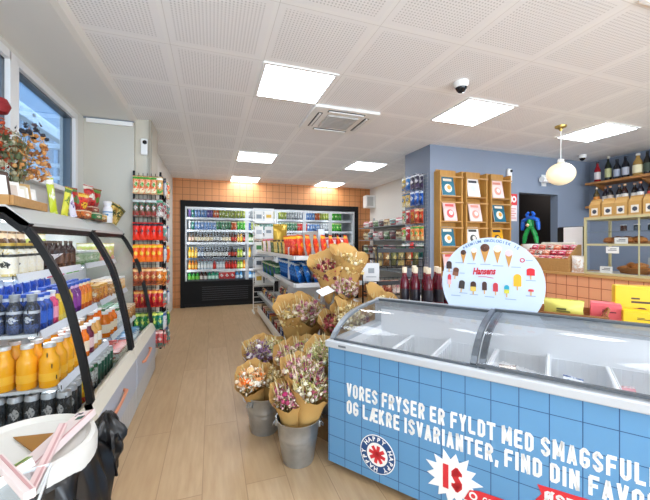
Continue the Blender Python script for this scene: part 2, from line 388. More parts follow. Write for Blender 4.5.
# window wall on the left with its deep boxed head
o = MB()
o.box(-1.37, -1.25, -3, 4.15, 0, 1.83, PLASTER); o.box(-1.37, -1.25, -3, 4.15, 2.58, 2.7, PLASTER)
o.box(-1.37, -1.25, 3.8, 4.15, 1.83, 2.58, PLASTER); o.box(-1.37, -1.25, -3, -.2, 1.83, 2.58, PLASTER)
struct('wall_left', o)
struct('wall_nib', MB().box(-1.25, -.79, 4.03, 4.15, 0, 2.65, BEIGE))
struct('wall_pillar', MB().box(-1.0, -.63, 4.15, 4.50, 0, 2.7, mat('CFC9B9', .7)).box(-.79, -.63, 4.09, 4.15, 0, 2.7, mat('CFC9B9', .7)))
struct('wall_far_left', MB().box(-.89, -.77, 4.5, 7.5, 0, 2.7, PLASTER))
struct('trim_1', MB().box(-.655, -.63, 4.06, 4.09, 0, 2.7, mat('A29A8A', .6)))
sf = MB().prism([(-1.25, 2.65), (-.83, 2.65), (-.795, 2.662), (-.775, 2.7), (-1.25, 2.7)], -3, 4.09, mat('E6E4DD', .65), 'y')
struct('ceiling_soffit', sf)
struct('trim_2', MB().box(-1.22, -.80, 4.0, 4.03, 2.59, 2.635, WHITE, .004))
struct('trim_3', MB().box(-1.25, -.79, 4.022, 4.03, 2.637, 2.65, mat('7D8694', .5)))
for i, (a, c) in enumerate(((-.2, 2.71), (2.80, 3.8)), 1):
    w = MB(); F = mat('F3F3F1', .4); fw = .05
    w.box(-1.34, -1.24, a - .045, a + fw - .045, 1.80, 2.60, F); w.box(-1.34, -1.24, c - .01, c + .045, 1.80, 2.60, F)
    w.box(-1.34, -1.24, a, c, 1.80, 1.85, F); w.box(-1.34, -1.24, a, c, 2.545, 2.60, F)
    w.box(-1.33, -1.27, c - .045, c - .01, 1.85, 2.545, mat('5C6670', .4)); w.box(-1.33, -1.27, a, c, 2.53, 2.547, mat('5C6670', .4))
    wo = struct('window_%d' % i, w)
    g = MB().box(-1.31, -1.30, a, c, 1.85, 2.55, GLASSW).build('glass_pane', wo)
struct('window_sill', MB().box(-1.25, -1.19, -.2, 3.8, 1.79, 1.81, F, .003))

# across the street: a canopy and shop front seen through the window
BEAM = mat('D4E2F0', .5)
fac = empty('street_building', 'blue-grey building across the street seen through the side window', 'building')
MB().box(-7.2, -7.0, .5, 22, 0, 9, mat('7D9BB8', .6)).build('wall_front', fac)
for k in range(7): MB().box(-7.0, -6.9, 3 + k * 2.7, 5.0 + k * 2.7, 3.9, 6.2, mat('4A6682', .25)).build('shop_window', fac)
MB().box(-7.0, -6.7, .5, 22, 3.2, 3.6, mat('8FC0EE', .5)).build('blue_fascia', fac); MB().box(-7.0, -6.7, .5, 22, 6.4, 6.6, BEAM).build('cornice', fac)
per = empty('street_pergola', 'pale steel pergola beams outside the side window', 'pergola')
for k in range(5): MB().box(-4.6, -2.2, 3.6 + k * 1.7, 3.68 + k * 1.7, 3.0, 3.08, BEAM).build('beam', per)
MB().box(-4.7, -4.6, 3, 12, 2.92, 3.04, BEAM).box(-2.3, -2.2, 3, 12, 2.92, 3.04, BEAM).build('long_rail', per)
for y in (3.2, 11.8): MB().box(-4.7, -4.6, y, y + .1, -.05, 2.95, BEAM).build('post', per)
van = empty('delivery_van', 'white van parked in the street outside the side window', 'van', (-5.4, 8.5, -.05))
MB().box(-.9, .9, -2.4, 1.5, .4, 2.5, mat('E8ECEE', .3), .12).prism([(1.4, .4), (2.5, .4), (2.5, 1.2), (1.9, 1.5), (1.5, 2.3), (1.4, 2.3)], -.88, .88, mat('E8ECEE', .3), 'x').build('body', van)
for y in (-1.6, 1.7):
    for x in (-.85, .85): MB().lathe([(.001, -.1), (.34, -.1), (.36, 0), (.34, .1), (.001, .1)], BLACK, 20, Mx((x, y, .36), 0, R(90))).build('wheel', van)
MB().box(.9, .905, -1.9, -.2, 1.5, 2.1, mat('2A3440', .1)).build('side_window', van)
struct('ground_outside', MB().box(-8, -1.37, -3, 14, -.2, -.05, mat('8E8F90', .8)))

# ------------------------------------------------------------------ CEILING LIGHTS, AC, CAMERAS, PENDANT
LP = [(x, y) for y in (-1.635, .885, 2.775, 5.295, 7.185) for x in (.662, 2.55)] + [(4.44, -1.635), (4.44, .885), (4.44, 2.775)]
LW = {(.662, 2.775): 'in the row through the air conditioner, nearer the aisle', (.662, 5.295): 'over the aisle between the two others',
      (.662, 7.185): 'over the wall fridge beside the orange tiles', (2.55, 2.775): 'behind the dome camera', (2.55, 5.295): 'beyond the air conditioner over the wire racks',
      (2.55, 7.185): 'over the far half of the wall fridge', (4.44, 2.775): 'above the pendant lamp and counter', (2.55, .885): 'cut by the top corner, closer than the dome camera',
      (.662, -1.635): 'over the shop entrance by the window', (2.55, -1.635): 'over the shop entrance in the middle', (4.44, -1.635): 'over the entrance by the wall', (.662, .885): 'directly over the head of the aisle', (4.44, .885): 'over the near end of the counter'}
EM = mat('EEF5FF', .5, 0, PANEL)
fr = MB(); 
for q in ((-.30, .30, -.30, -.275), (-.30, .30, .275, .30), (-.30, -.275, -.275, .275), (.275, .30, -.275, .275)): fr.box(q[0], q[1], q[2], q[3], -.012, 0, WHITE)
frm = fr.mesh('frame'); dfm = MB().box(-.277, .277, -.277, .277, -.008, 0, EM).mesh('diffuser')
for p in LP:
    t = empty('ceiling_light', 'square white ceiling light panel ' + LW[p], 'ceiling light', (p[0], p[1], 2.7), 0, 'square ceiling light panels')
    link('frame', frm, t); link('diffuser', dfm, t)
t = empty('air_conditioner', 'white square cassette air conditioner set in the ceiling', 'air conditioner', (1.30, 3.39, 2.7))
o = MB().box(-.35, .35, -.33, .33, -.03, 0, WHITE, .008); o.build('housing', t)
o = MB().box(-.17, .17, -.17, .17, -.045, -.03, mat('C9C9C6', .5), .004)
for i in range(9): o.box(-.15, .15, -.155 + i * .036, -.143 + i * .036, -.048, -.045, mat('A5A5A2', .5))
o.build('grille', t)
for k in range(4):
    o = MB(); Mk = Matrix.Rotation(k * math.pi / 2, 4, 'Z'); o.box(-.2, .2, -.285, -.235, -.034, -.029, mat('4B4B4B', .6), 0, Mk); o.box(-.19, .19, -.27, -.25, -.044, -.030, WHITE, 0, Mk)
    o.build('vent_flap', t)
def dome_cam(loc, label, r=.06, g='dome security cameras'):
    t = empty('security_camera', label, 'security camera', loc, 0, g)
    MB().lathe([(.001, 0), (r, 0), (r, -.02), (r * .85, -.045)], WHITE, 20).build('housing', t)
    MB().lathe([(r * .82, -.03), (r * .72, -.06), (r * .4, -.085), (.001, -.092)], mat('15161A', .1), 20).build('dome', t)
    MB().lathe([(r * .9, -.04), (r * .92, -.03), (r * .83, -.028), (r * .83, -.05)], WHITE, 20).build('rim', t)
dome_cam((1.98, 2.27, 2.7), 'white dome security camera on the ceiling in front of a light panel')
dome_cam((5.38, 3.55, 2.7), 'small white dome security camera above the blue wall and bottle shelf', .05)
t = empty('pendant_lamp', 'opal globe pendant lamp on a brass mount over the counter', 'lamp', (3.81, 2.75, 2.7))
MB().lathe([(.001, 0), (.06, 0), (.055, -.02), (.02, -.035), (.012, -.06), (.001, -.06)], BRASS, 18).build('ceiling_mount', t)
MB().tube([(0, 0, -.05), (0, 0, -.40)], .006, WHITE, 6).build('cord', t)
MB().lathe([(.001, -.38), (.03, -.385), (.035, -.42), (.001, -.42)], WHITE, 12).build('socket', t)
prof = [(max(.001, .145 * math.sin(math.pi * i / 14)), -.555 + .128 * math.cos(math.pi * i / 14)) for i in range(15)]
MB().lathe(prof, mat('F6E7C4', .35, 0, .35), 24).build('lamp_shade', t)
t = empty('wall_sensor', 'white alarm sensor on the beige pillar above the snack rack', 'sensor', (-.70, 4.09, 2.40))
MB().box(-.035, .035, -.035, 0, -.09, .09, WHITE, .012).build('housing', t); MB().lathe([(.02, 0), (.022, .012), (.001, .014)], BLACK, 14, Mx((.008, -.034, .045), R(90))).build('lens', t)
t = empty('wall_sensor', 'white motion sensor on the blue wall above the end leaflet rack', 'sensor', (4.20, 3.83, 2.36))
MB().box(-.04, .04, -.05, 0, -.12, .10, WHITE, .02).build('housing', t); MB().lathe([(.018, 0), (.02, .012), (.001, .014)], BLACK, 14, Mx((.01, -.049, .06), R(90))).build('lens', t)
t = empty('wall_speaker', 'small white box speaker where orange tiles meet the white wall', 'speaker', (3.60, 7.3, 2.36))
MB().box(-.1, .14, -.1, .1, -.16, .14, WHITE, .01).build('housing', t); MB().box(-.08, .08, -.103, -.1, -.12, .10, mat('C4C4C0', .7)).build('grille', t)
MB().box(0, .14, .05, .2, .1, .14, DGREY).build('bracket', t)
t = empty('wall_lamp', 'short white cylinder emergency light on the blue wall behind the globe', 'wall lamp', (4.93, 3.83, 2.33))
MB().lathe([(.001, -.13), (.045, -.13), (.05, -.11), (.05, .11), (.045, .13), (.001, .13)], WHITE, 18, Mx((0, -.07, 0), 0, R(90))).build('housing', t); MB().box(-.05, .05, -.01, 0, -.09, .09, WHITE, .004).build('bracket', t)
#@@A
# ------------------------------------------------------------------ OPEN-FRONT DRINKS COOLERS (curved glass)
PROF = [(-.888, 1.438), (-.845, 1.375), (-.808, 1.305), (-.770, 1.23), (-.738, 1.155), (-.702, 1.03), (-.672, .89), (-.643, .75), (-.618, .60), (-.604, .505)]
PANELM = mat('A9B0BC', .45); SLAT = grid_mat('slatted_kick', 'B9BAB8', '85868A', .05, .004, (1, 1), (0, 0), .5, sizes=(.05, 50))
CREAM = mat('D8D2C2', .45); CAPG = mat('C9CBC7', .4); INNER = mat('E9EDF0', .5); RAILP = mat('E4EAF2', .3); SHELF = mat('C3C8CC', .35, .2)
LEDC = mat('F4F9FF', .5, 0, 9.0)
SH = [(.40, -.70), (.60, -.765), (.885, -.84), (1.18, -.94)]
def cooler(label, y0, y1, near_glass):
    t = empty('drinks_cooler', label, 'drinks cooler', (0, 0, 0), 0, 'curved glass drinks coolers')
    o = MB(); o.box(-1.23, -.58, y0, y1, .0, .38, mat('5A5E64', .5)); o.box(-1.23, -1.2, y0, y1, .38, 1.5, INNER); o.box(-1.2, -.72, y0, y1, .38, .39, INNER)
    o.build('body', t)
    MB().box(-.585, -.57, y0 + .006, y1 - .006, .185, .43, PANELM, .004).build('front_panel', t)
    MB().box(-.583, -.575, y0 + .006, y1 - .006, .01, .18, SLAT).build('kick_panel', t)
    o = MB().prism([(-.57, .43), (-.60, .505), (-.62, .505), (-.70, .425), (-.70, .38), (-.585, .38)], y0, y1, CREAM); o.build('ledge', t)
    o = MB(); yc = (y0 + y1) / 2 - .1; zc = .335
    o.tube([(-.57, yc - .16, zc - .012), (-.55, yc - .15, zc - .01), (-.545, yc, zc), (-.55, yc + .15, zc + .012), (-.57, yc + .16, zc + .014)], [.011, .012, .009, .012, .011], COPPER, 8)
    o.build('handle', t)
    # top canopy
    o = MB().prism([(-1.23, 1.50), (-1.23, 1.54), (-.96, 1.54), (-.865, 1.452), (-.87, 1.435), (-.90, 1.44), (-.97, 1.50)], y0, y1, CAPG); o.build('top_cap', t)
    MB().prism([(-.868, 1.447), (-.875, 1.40), (-.92, 1.41), (-.98, 1.475), (-.96, 1.51)], y0 + .02, y1 - .02, BLACK).build('front_bar', t)
    MB().box(-1.0, -.96, y0 + .05, y1 - .05, 1.455, 1.475, LEDC).build('light_strip', t)
    # curved front glass
    v = [(x, y, z) for x, z in PROF for y in (y0 + .03, y1 - .03)]; n = len(PROF)
    v2 = [(x - .006, y, z - .003) for x, y, z in v]
    g = MB().add(v, [(2 * i, 2 * i + 1, 2 * i + 3, 2 * i + 2) for i in range(n - 1)], GLASSC, True); g.build('curved_glass', t)
    for ye in (y0 + .018, y1 - .018):
        o = MB(); out = [(x + .012, z + .004) for x, z in PROF]; inn = [(x - .020, z - .008) for x, z in PROF]
        poly = out + inn[::-1]
        for i in range(n - 1):
            o.prism([out[i], out[i + 1], inn[i + 1], inn[i]], ye - .014, ye + .014, BLACK)
        o.prism([(-.60, .51), (-.585, .44), (-.62, .44), (-.635, .50)], ye - .018, ye + .018, BLACK)
        o.prism([(-.86, 1.445), (-.96, 1.53), (-1.2, 1.53), (-1.2, 1.49), (-.98, 1.47), (-.90, 1.40)], ye - .018, ye + .018, BLACK)
        o.build('end_frame', t)
        e = MB(); yy = ye
        pl = [(x - .02, z) for x, z in PROF] + [(-.64, .44), (-1.2, .44), (-1.2, 1.49), (-.97, 1.49)]
        e.prism(pl, yy - .003, yy + .003, GLASSC, 'y'); eg = e.build('end_glass', t)
        if near_glass and ye < y0 + .1:
            d = MB()
            for k in range(15):      # row of small dark dashes stuck on the glass
                a = k / 15; x = -1.0 + .30 * a; z = 1.36 - .86 * a
                d.box(x, x + .005, yy - .005, yy - .0035, z - .022, z, BLACK)
            d.build('dashed_sticker', eg)
    for i, (z, xf) in enumerate(SH[1:]):
        s = MB().box(-1.2, xf, y0 + .04, y1 - .04, z - .018, z - .002, SHELF); so = s.build('shelf', t)
        MB().add([(xf + .002, y0 + .04, z + .012), (xf + .002, y1 - .04, z + .012), (xf + .018, y1 - .04, z - .030), (xf + .018, y0 + .04, z - .030)], [(0, 1, 2, 3)], RAILP).build('price_rail', so)
        MB().box(xf - .05, xf - .03, y0 + .05, y1 - .05, z - .024, z - .018, LEDC).build('light_strip', so)
    return t
cooler('curved glass drinks cooler with juice bottles, nearer the rubbish bin', 2.05, 3.0, True)
cooler('curved glass drinks cooler beside the tall snack rack', 3.01, 3.95, False)

JUICE = mat('F0A818', .2, 0, 0); ORJ = mat('EE7A14', .25); PURP = mat('6B1E3C', .3); REDJ = mat('B02A20', .3)
W1 = print_mat('EFEBDD', '3B4038', 'D9C27A', .4, 0, 1); COLA = mat('2A1512', .12); BLUB = print_mat('1E4BA8', 'DDE6F2', '0F2D75', .3, 0, 2)
DKB = print_mat('24262C', '8C8F92', '3D4A6A', .3, 0, 4); SILC = print_mat('C2CACD', '2E6B4C', '3D4A52', .25, .6, 5); DKC = print_mat('23272B', 'A9AEB2', '4B5258', .3, .4, 6)
YELC = print_mat('E2C41E', '2B2B28', 'C2352A', .3, .3, 7); GRC = print_mat('1F5A48', 'C9D3CF', '0F3C33', .3, .4, 8); PINKC = print_mat('E0507A', 'F5DDE0', 'B22255', .35, 0, 9)
GREENB = print_mat('C9D66A', 'F0EFD8', 'E7A9A0', .4, 0, 3); YPUR = print_mat('D9B51C', '4B2A80', 'E7D36A', .35, 0, 11); ORP = print_mat('E57A20', 'F3D9A8', 'B94415', .35, 0, 12)
PUP = print_mat('7A2A86', 'D9B6DA', '4A1A60', .35, 0, 13); TEALC = print_mat('2A8C8A', 'D9ECE8', '145C63', .35, 0, 14); GLASSB = mat('7A9A60', .12)
MILK = bottle(.17, .042, W1, mat('C9A640', .4), print_mat('F1ECDD', '34342E', 'EFE6CC', .4, 0, 9), neck=.7, lab=(.08, .66)); JB = bottle(.225, .044, JUICE, mat('D7D9DA', .35, .5), mat('F0B428', .4), neck=.55, shoulder=.60, lab=(.16, .34))
DB = bottle(.20, .033, DKB, mat('8F9499', .35), print_mat('2A2C34', 'B4BAC2', '3A4C7A', .3, 0, 3), neck=.6, lab=(.12, .58)); CB = bottle(.185, .03, COLA, mat('5C4A3E', .4), mat('3A2018', .4))
OJ = bottle(.2, .037, ORJ, WHITE, mat('F4E4C8', .4), neck=.55); PJ = bottle(.2, .037, PURP, WHITE, mat('E9C8C8', .4), neck=.55)
BB = bottle(.19, .034, BLUB, mat('2255C0', .4), mat('2E62C8', .4), neck=.55); PKB = bottle(.19, .034, PINKC, mat('D8DCE0', .4), mat('F0A0B8', .4), neck=.55)
YB = bottle(.20, .032, YPUR, mat('2250B0', .4), mat('E2BE30', .4), neck=.6); PB = bottle(.20, .032, PUP, mat('2250B0', .4), mat('8A3A98', .4), neck=.6); OB = bottle(.2, .032, ORP, mat('2250B0', .4), mat('EE9A30', .4), neck=.6)
AE = bottle(.2, .033, mat('D8A050', .25), mat('E8E8E6', .4), mat('F2EBDD', .4), neck=.6)
C1 = 'of bin-side cooler'; C2 = 'of rack-side cooler'
def front_row(y0, y1, z, xf, step, seq, shelf, where, grp, back=2):
    """seq: list of (count, name, proto, desc, cat)"""
    y = y0; L = []
    for n, nm, p, d, c in seq: L += [(nm, p, d, c)] * n
    k = 0
    while y < y1 and k < len(L):
        nm, p, d, c = L[k]
        for j in range(back if (y0 > 3 or k > 1) else 1):
            o = put(nm, p, (xf - .045 - j * max(.07, step * 1.02), y + random.uniform(-.003, .003), z), random.uniform(-.4, .4))
            rowed(o, d, '%s, %s %s' % (('front row', 'second row')[j], shelf, where) if back > 1 else 'on %s %s' % (shelf, where), 'the bin', c, grp)
        y += step; k += 1
random.seed(3)
def end_cols(y, z, xf, step, n0, n1, item, shelf, grp):
    """the items seen side by side through the near end glass"""
    nm, p, d, c = item
    for j in range(n0, n1):
        o = put(nm, p, (xf - .045 - j * step, y, z), random.uniform(-.4, .4)); rowed(o, d, '%s %s' % (shelf, C1), 'the aisle', c, grp)
G1 = 'drinks in the cooler nearer the bin'
ml = ('cream_bottle', MILK, 'cream gold-capped bottle', 'bottle'); jb = ('juice_bottle', JB, 'orange juice bottle', 'bottle')
db = ('dark_bottle', DB, 'black soft drink bottle', 'bottle'); dc = ('drink_can', can(.167, .033, DKC), 'dark grey drinks can', 'can')
pk = ('pink_bottle', PKB, 'pink drink bottle', 'bottle'); bb = ('blue_bottle', BB, 'royal blue drink bottle', 'bottle')
front_row(2.125, 2.97, 1.18, -.94, .088, [(4, *ml), (6, 'cola_bottle', CB, 'small dark brown cola bottle', 'bottle')], 'top shelf', C1, G1)
end_cols(2.125, 1.18, -.94, .088, 1, 3, ml, 'top shelf', G1)
front_row(2.125, 2.97, .885, -.84, .072, [(1, *db), (2, *bb), (1, *pk), (3, 'yellow_bottle', YB, 'yellow blue-capped bottle', 'bottle'), (2, 'purple_bottle', PB, 'purple blue-capped bottle', 'bottle'), (3, 'orange_bottle', OB, 'orange blue-capped bottle', 'bottle')], 'third shelf', C1, G1)
end_cols(2.125, .885, -.84, .073, 1, 4, db, 'third shelf', G1); end_cols(2.20, .885, -.84, .073, 1, 4, bb, 'behind on third shelf', G1)
front_row(2.125, 2.97, .60, -.765, .094, [(4, *jb), (2, 'smoothie_bottle', OJ, 'bright orange smoothie bottle', 'bottle'), (1, 'smoothie_bottle', PJ, 'dark purple smoothie bottle', 'bottle'), (3, 'smoothie_bottle', AE, 'pale amber smoothie bottle', 'bottle')], 'second shelf', C1, G1)
end_cols(2.125, .60, -.765, .096, 1, 4, jb, 'second shelf', G1); end_cols(2.225, .60, -.765, .096, 1, 4, jb, 'behind on second shelf', G1)
front_row(2.125, 2.97, .40, -.70, .071, [(3, *dc), (2, 'drink_can', can(.167, .033, YELC), 'yellow drinks can', 'can'), (2, 'drink_can', can(.167, .033, SILC), 'silver drinks can', 'can'), (6, 'drink_can', can(.167, .033, GRC), 'dark green drinks can', 'can')], 'bottom deck', C1, G1)
end_cols(2.125, .40, -.70, .07, 1, 5, dc, 'bottom deck', G1); end_cols(2.20, .40, -.70, .07, 1, 5, ('drink_can', can(.167, .033, YELC), 'yellow drinks can', 'can'), 'behind on bottom deck', G1)
G2 = 'drinks and snacks in the cooler beside the snack rack'
gb = ('snack_pouch', bag(.1, .17, .05, GREENB), 'green and cream snack pouch', 'pouch'); sw = ('sandwich_box', carton(.10, .07, .13, print_mat('D9A060', 'F2E2C8', '8A5A2C', .4, 0, 21)), 'triangular brown sandwich box', 'box')
front_row(3.08, 3.92, 1.18, -.94, .11, [(4, 'salad_tub', jar(.11, .045, print_mat('AFC7A8', 'E9EFE0', '5F8A50', .3, 0, 22), WHITE), 'small pale green tub', 'tub'), (4, *gb)], 'top shelf', C2, G2)
front_row(3.08, 3.92, .885, -.84, .1, [(3, 'yoghurt_cup', jar(.13, .042, print_mat('E7A040', 'F6E3BD', 'B5501E', .4, 0, 23), mat('E8B04A', .4)), 'orange lidded yoghurt cup', 'cup'), (3, *sw), (3, 'yoghurt_cup', jar(.13, .042, print_mat('F0D9B0', 'C94A2C', 'E9B050', .4, 0, 24), WHITE), 'cream yoghurt cup', 'cup')], 'third shelf', C2, G2)
front_row(3.08, 3.92, .60, -.765, .1, [(3, 'smoothie_bottle', OJ, 'orange smoothie bottle', 'bottle'), (3, 'milk_carton', carton(.07, .07, .19, print_mat('E9EEF0', '4B8A5A', 'B9CAD0', .4, 0, 25)), 'pale green-printed milk carton', 'carton'), (3, *sw)], 'second shelf', C2, G2)
front_row(3.08, 3.92, .40, -.70, .1, [(4, 'food_tray', carton(.09, .09, .08, print_mat('E6E9E4', 'B53C2C', '8FA07A', .3, 0, 26)), 'clear lidded food tray', 'tray'), (4, 'food_tray', carton(.09, .09, .10, print_mat('CFE0EA', '4A7AA0', 'E9EEF0', .3, 0, 27)), 'pale blue food tray', 'tray')], 'bottom deck', C2, G2)
for k in range(9):
    o = put('blue_pouch', bag(.085, .265, .05, print_mat('1E52C4', 'C8DCF4', '123A9A', .3, 0, k % 3)), (-1.125, 2.14 + k * .095, .886), R(90)); rowed(o, 'tall royal blue drink pouch', 'at back of third shelf', 'the bin', 'pouch', 'blue pouches at the back of the cooler')
for k in range(9):
    o = put('pear_pouch', bag(.085, .24, .05, GREENB if k > 5 else print_mat('6E4A2E', 'D8B890', '3A2418', .35, 0, k % 3)), (-1.15, 2.14 + k * .095, 1.181), R(90)); rowed(o, 'brown drink pouch' if k < 6 else 'lime pouch', 'at back of top shelf', 'the bin', 'pouch', 'pouches at the back of the cooler')
# coloured price cards under the cola bottles
for k, (y, h) in enumerate(((2.46, 'E2487E'), (2.60, 'E2487E'), (2.74, '58C040'), (2.86, '58C040'))):
    o = MB().box(-.935, -.932, y - .055, y + .055, 1.135, 1.17, mat('F3F3F0', .4)); c = MB().box(-.932, -.930, y - .05, y + .05, 1.14, 1.165, mat(h, .4))
    ob = o.build('price_card'); c.build('colour_band', ob)
    rowed(ob, ('pink' if k < 2 else 'green') + ' banded price card under the top shelf', C1, 'the bin', 'price card', 'price cards in the cooler')

# ------------------------------------------------------------------ THINGS ON TOP OF THE COOLERS
PET = ['8E2A24', 'C4532A', 'D9833A', 'E0C08A', '6E7A5A', '3C3A40', 'A89A78', 'C8402C']
def blooms(b, pal, n, rad, z0, z1, cx=0, cy=0, size=(.008, .02), seed=0, lean=0, ball=False):
    rnd = random.Random(seed)
    for i in range(n):
        a = rnd.uniform(0, 6.283); q = math.sqrt(rnd.random()); r = rad * q
        z = z0 + (z1 - z0) * rnd.random() * (1 - .45 * q * q)
        x, y = cx + r * math.cos(a), cy + r * math.sin(a) + lean * z
        m = mat(rnd.choice(pal), .75); s = rnd.uniform(*size)
        M = Mx((x, y, z), rnd.uniform(-1, 1), rnd.uniform(-1, 1), rnd.uniform(0, 6))
        k = rnd.random()
        if k < .45:      # daisy-like head
            vs = [(0, 0, s * .25)]; fs = []; n5 = 6
            for j in range(n5):
                t = 6.283 * j / n5; d = .5
                vs += [(s * math.cos(t), s * math.sin(t), s * .35), (s * .5 * math.cos(t + d), s * .5 * math.sin(t + d), 0)]
            L = len(vs) - 1
            for j in range(L): fs.append((0, 1 + j, 1 + (j + 1) % L))
            b.add(vs, fs, m, False, M)
        elif k < .8:     # rounded bud
            b.lathe([(.001, -s * .7), (s * .55, -s * .3), (s * .6, s * .2), (s * .3, s * .6), (.001, s * .7)], m, 6, M)
        else:            # spiky seed head
            vs = [(0, 0, s * 1.8), (s * .3, 0, 0), (-s * .2, s * .25, 0), (-s * .2, -s * .25, 0)]
            b.add(vs, [(0, 1, 2), (0, 2, 3), (0, 3, 1), (1, 3, 2)], m, False, M)
def stems(b, n, r0, r1, z0, z1, m, seed=0, r=.0012, cx=0, cy=0):
    rnd = random.Random(seed)
    for i in range(n):
        a = rnd.uniform(0, 6.283); q = math.sqrt(rnd.random())
        b.tube([(cx + r0 * q * math.cos(a), cy + r0 * q * math.sin(a), z0), (cx + r1 * q * math.cos(a), cy + r1 * q * math.sin(a), z1 * (.8 + .2 * rnd.random()))], r, m, 4)
t = empty('flower_vase', 'glass vase of red and brown dried flowers by the window', 'vase', (-1.10, 2.36, 1.54))
MB().lathe([(.045, .0), (.05, .004), (.04, .10), (.055, .24), (.052, .24), (.037, .10), (.044, .008), (.001, .008)], GLASS, 18).build('vase_glass', t)
o = MB(); stems(o, 30, .03, .12, .01, .42, mat('6E6A3C', .7), 5, .002); o.build('stems', t)
o = MB(); blooms(o, PET[:1] + ['A8452A', 'C4532A'], 190, .10, .22, .56, -.06, -.02, (.012, .024), 1); o.build('red_flowers', t)
o = MB(); blooms(o, ['C98A4A', 'D9A566', 'A0622E'], 260, .10, .18, .50, .08, .05, (.008, .022), 2); o.build('amber_flowers', t)
o = MB(); blooms(o, ['7A8060', 'A8A080', 'C9BFA0', '55603E'], 190, .09, .16, .50, 0, 0, (.014, .03), 3); o.build('pale_leaves', t)
o = MB(); blooms(o, ['30323A', '20222A', '4A3A40'], 22, .08, .42, .54, .09, .04, (.014, .022), 4); o.build('dark_seed_heads', t)
o = MB().lathe([(.001, -.04), (.045, -.03), (.06, .01), (.045, .045), (.001, .055)], mat('8C1E22', .7), 12, Mx((-.02, -.05, .56))); o.build('red_bloom', t)

t = empty('card_tray', 'light wooden tray holding greeting cards on the cooler top', 'tray', (-1.0, 2.26, 1.54), R(3))
MB().box(-.05, .05, -.2, .22, 0, .012, WOOD, .002).box(.04, .055, -.2, .22, 0, .05, WOOD, .002).box(-.05, .04, -.21, -.2, 0, .05, WOOD).box(-.05, .04, .22, .23, 0, .05, WOOD).build('tray_box', t)
for k, (y, h, w, c, d) in enumerate(((-.14, .17, .07, '4A3428', 'dark brown framed card'), (-.06, .13, .08, 'F2EFE6', 'white greeting card'), (.02, .12, .07, 'E8E0CC', 'cream greeting card'), (.09, .14, .05, 'C9A66A', 'kraft greeting card'), (.15, .12, .05, 'EDEAE0', 'small white greeting card'))):
    M0 = Mx((-1.0 + .0, 2.26 + y, 1.553), 0, R(-14), 0)
    o = MB().box(-.002, .002, -w / 2, w / 2, 0, h, mat(c, .5)).box(.002, .003, -w / 2 + .012, w / 2 - .012, .02, h - .02, mat('FAF8F2' if k != 1 else 'D9C8B8', .5)).build('greeting_card', None, M0.translation, 0)
    o.rotation_euler = (0, R(-14), R(-40)); tag(o, d + ' leaning in the wooden tray', 'card', 'cards in the wooden tray')
t = tag(MB().box(-.06, .06, -.16, .16, 0, .10, WOOD, .004).box(-.045, .045, -.145, .145, .10, .104, mat('8A6034', .6)).build('wooden_crate', None, (-1.12, 2.02, 1.54)), 'light wooden crate at the window end of the cooler top', 'crate')
for k, (x, y, h, c1, c2, tl) in enumerate(((-.99, 2.66, .24, 'C9D62E', 'F2F2E8', -8), (-.97, 2.76, .2, 'D6D040', '5A7A2A', 10), (-.96, 2.9, .20, 'E8E4F0', '6A4A90', -12))):
    o = put('gift_bag', bag(.05, h, .03, print_mat(c1, c2, c1, .4, 0, 30 + k)), (x, y, 1.541), R(60), None)
    o.rotation_euler = (0, R(tl), R(60)); tag(o, ('tall lime green gift pouch leaning beside the card tray', 'short yellow gift pouch behind the lime one', 'white and purple pouch standing beside the red bags')[k], 'pouch', 'gift pouches on the cooler top')
for k, (x, y, h, c1, c2) in enumerate(((-.99, 3.02, .20, 'C8241E', '3A7A2A'), (-1.0, 3.14, .17, 'D8341E', 'E9C040'), (-.99, 3.40, .22, 'C8201E', 'E8E0D0'), (-1.02, 3.50, .20, 'B01E1C', '5A8A3A'))):
    o = put('snack_bag', bag(.12, h, .06, print_mat(c1, c2, '7E1210', .3, 0, 35 + k)), (x, y, 1.58 + (0.06 if k > 1 else 0)), R(70)); o.rotation_euler = (R(12 if k % 2 else -10), 0, R(70))
    tag(o, ('red snack bag with green print, closest to the purple pouch', 'orange-red snack bag with yellow print behind the first red one', 'tall red bag with pale print above the orange carton', 'dark red bag with green print beside the tall red one')[k], 'bag', 'red bags on the cooler top')
for k, (x, y, z, c, d) in enumerate(((-.97, 3.08, 1.541, 'D8742C', 'orange carton under the first red bags'), (-.955, 3.3, 1.541, '2E8A50', 'green carton at the front of the cooler top'), (-.96, 3.46, 1.541, 'E2B430', 'yellow and brown carton beside the green one'), (-.99, 3.34, 1.61, '9A3A1E', 'rust red carton lying on the green carton'))):
    o = put('snack_carton', carton(.13, .09, .065 if k < 3 else .05, print_mat(c, 'F0E4C8', '5A2C18', .4, 0, 40 + k)), (x, y, z), R(85)); tag(o, d, 'carton', 'cartons on the cooler top')
o = put('white_bottle', bottle(.20, .04, mat('F0F2F4', .3), WHITE, print_mat('DCE6EE', '3A8AC0', 'F4F6F8', .3, 0, 1), neck=.8), (-.93, 3.62, 1.541)); tag(o, 'white plastic bottle with pale blue label on the cooler top', 'bottle')
for k, (y, r, c) in enumerate(((3.76, 20, 'C09A3A'), (3.86, 38, '8A7A30'))):
    o = put('gold_pouch', bag(.11, .2, .05, print_mat(c, '3A4A28', 'E0C878', .35, .2, 45 + k)), (-.95, y, 1.56), R(60)); o.rotation_euler = (0, R(r), R(60))
    tag(o, ('gold pouch leaning behind the white bottle', 'olive gold pouch tipped furthest over at the pillar end')[k], 'pouch', 'gold pouches')

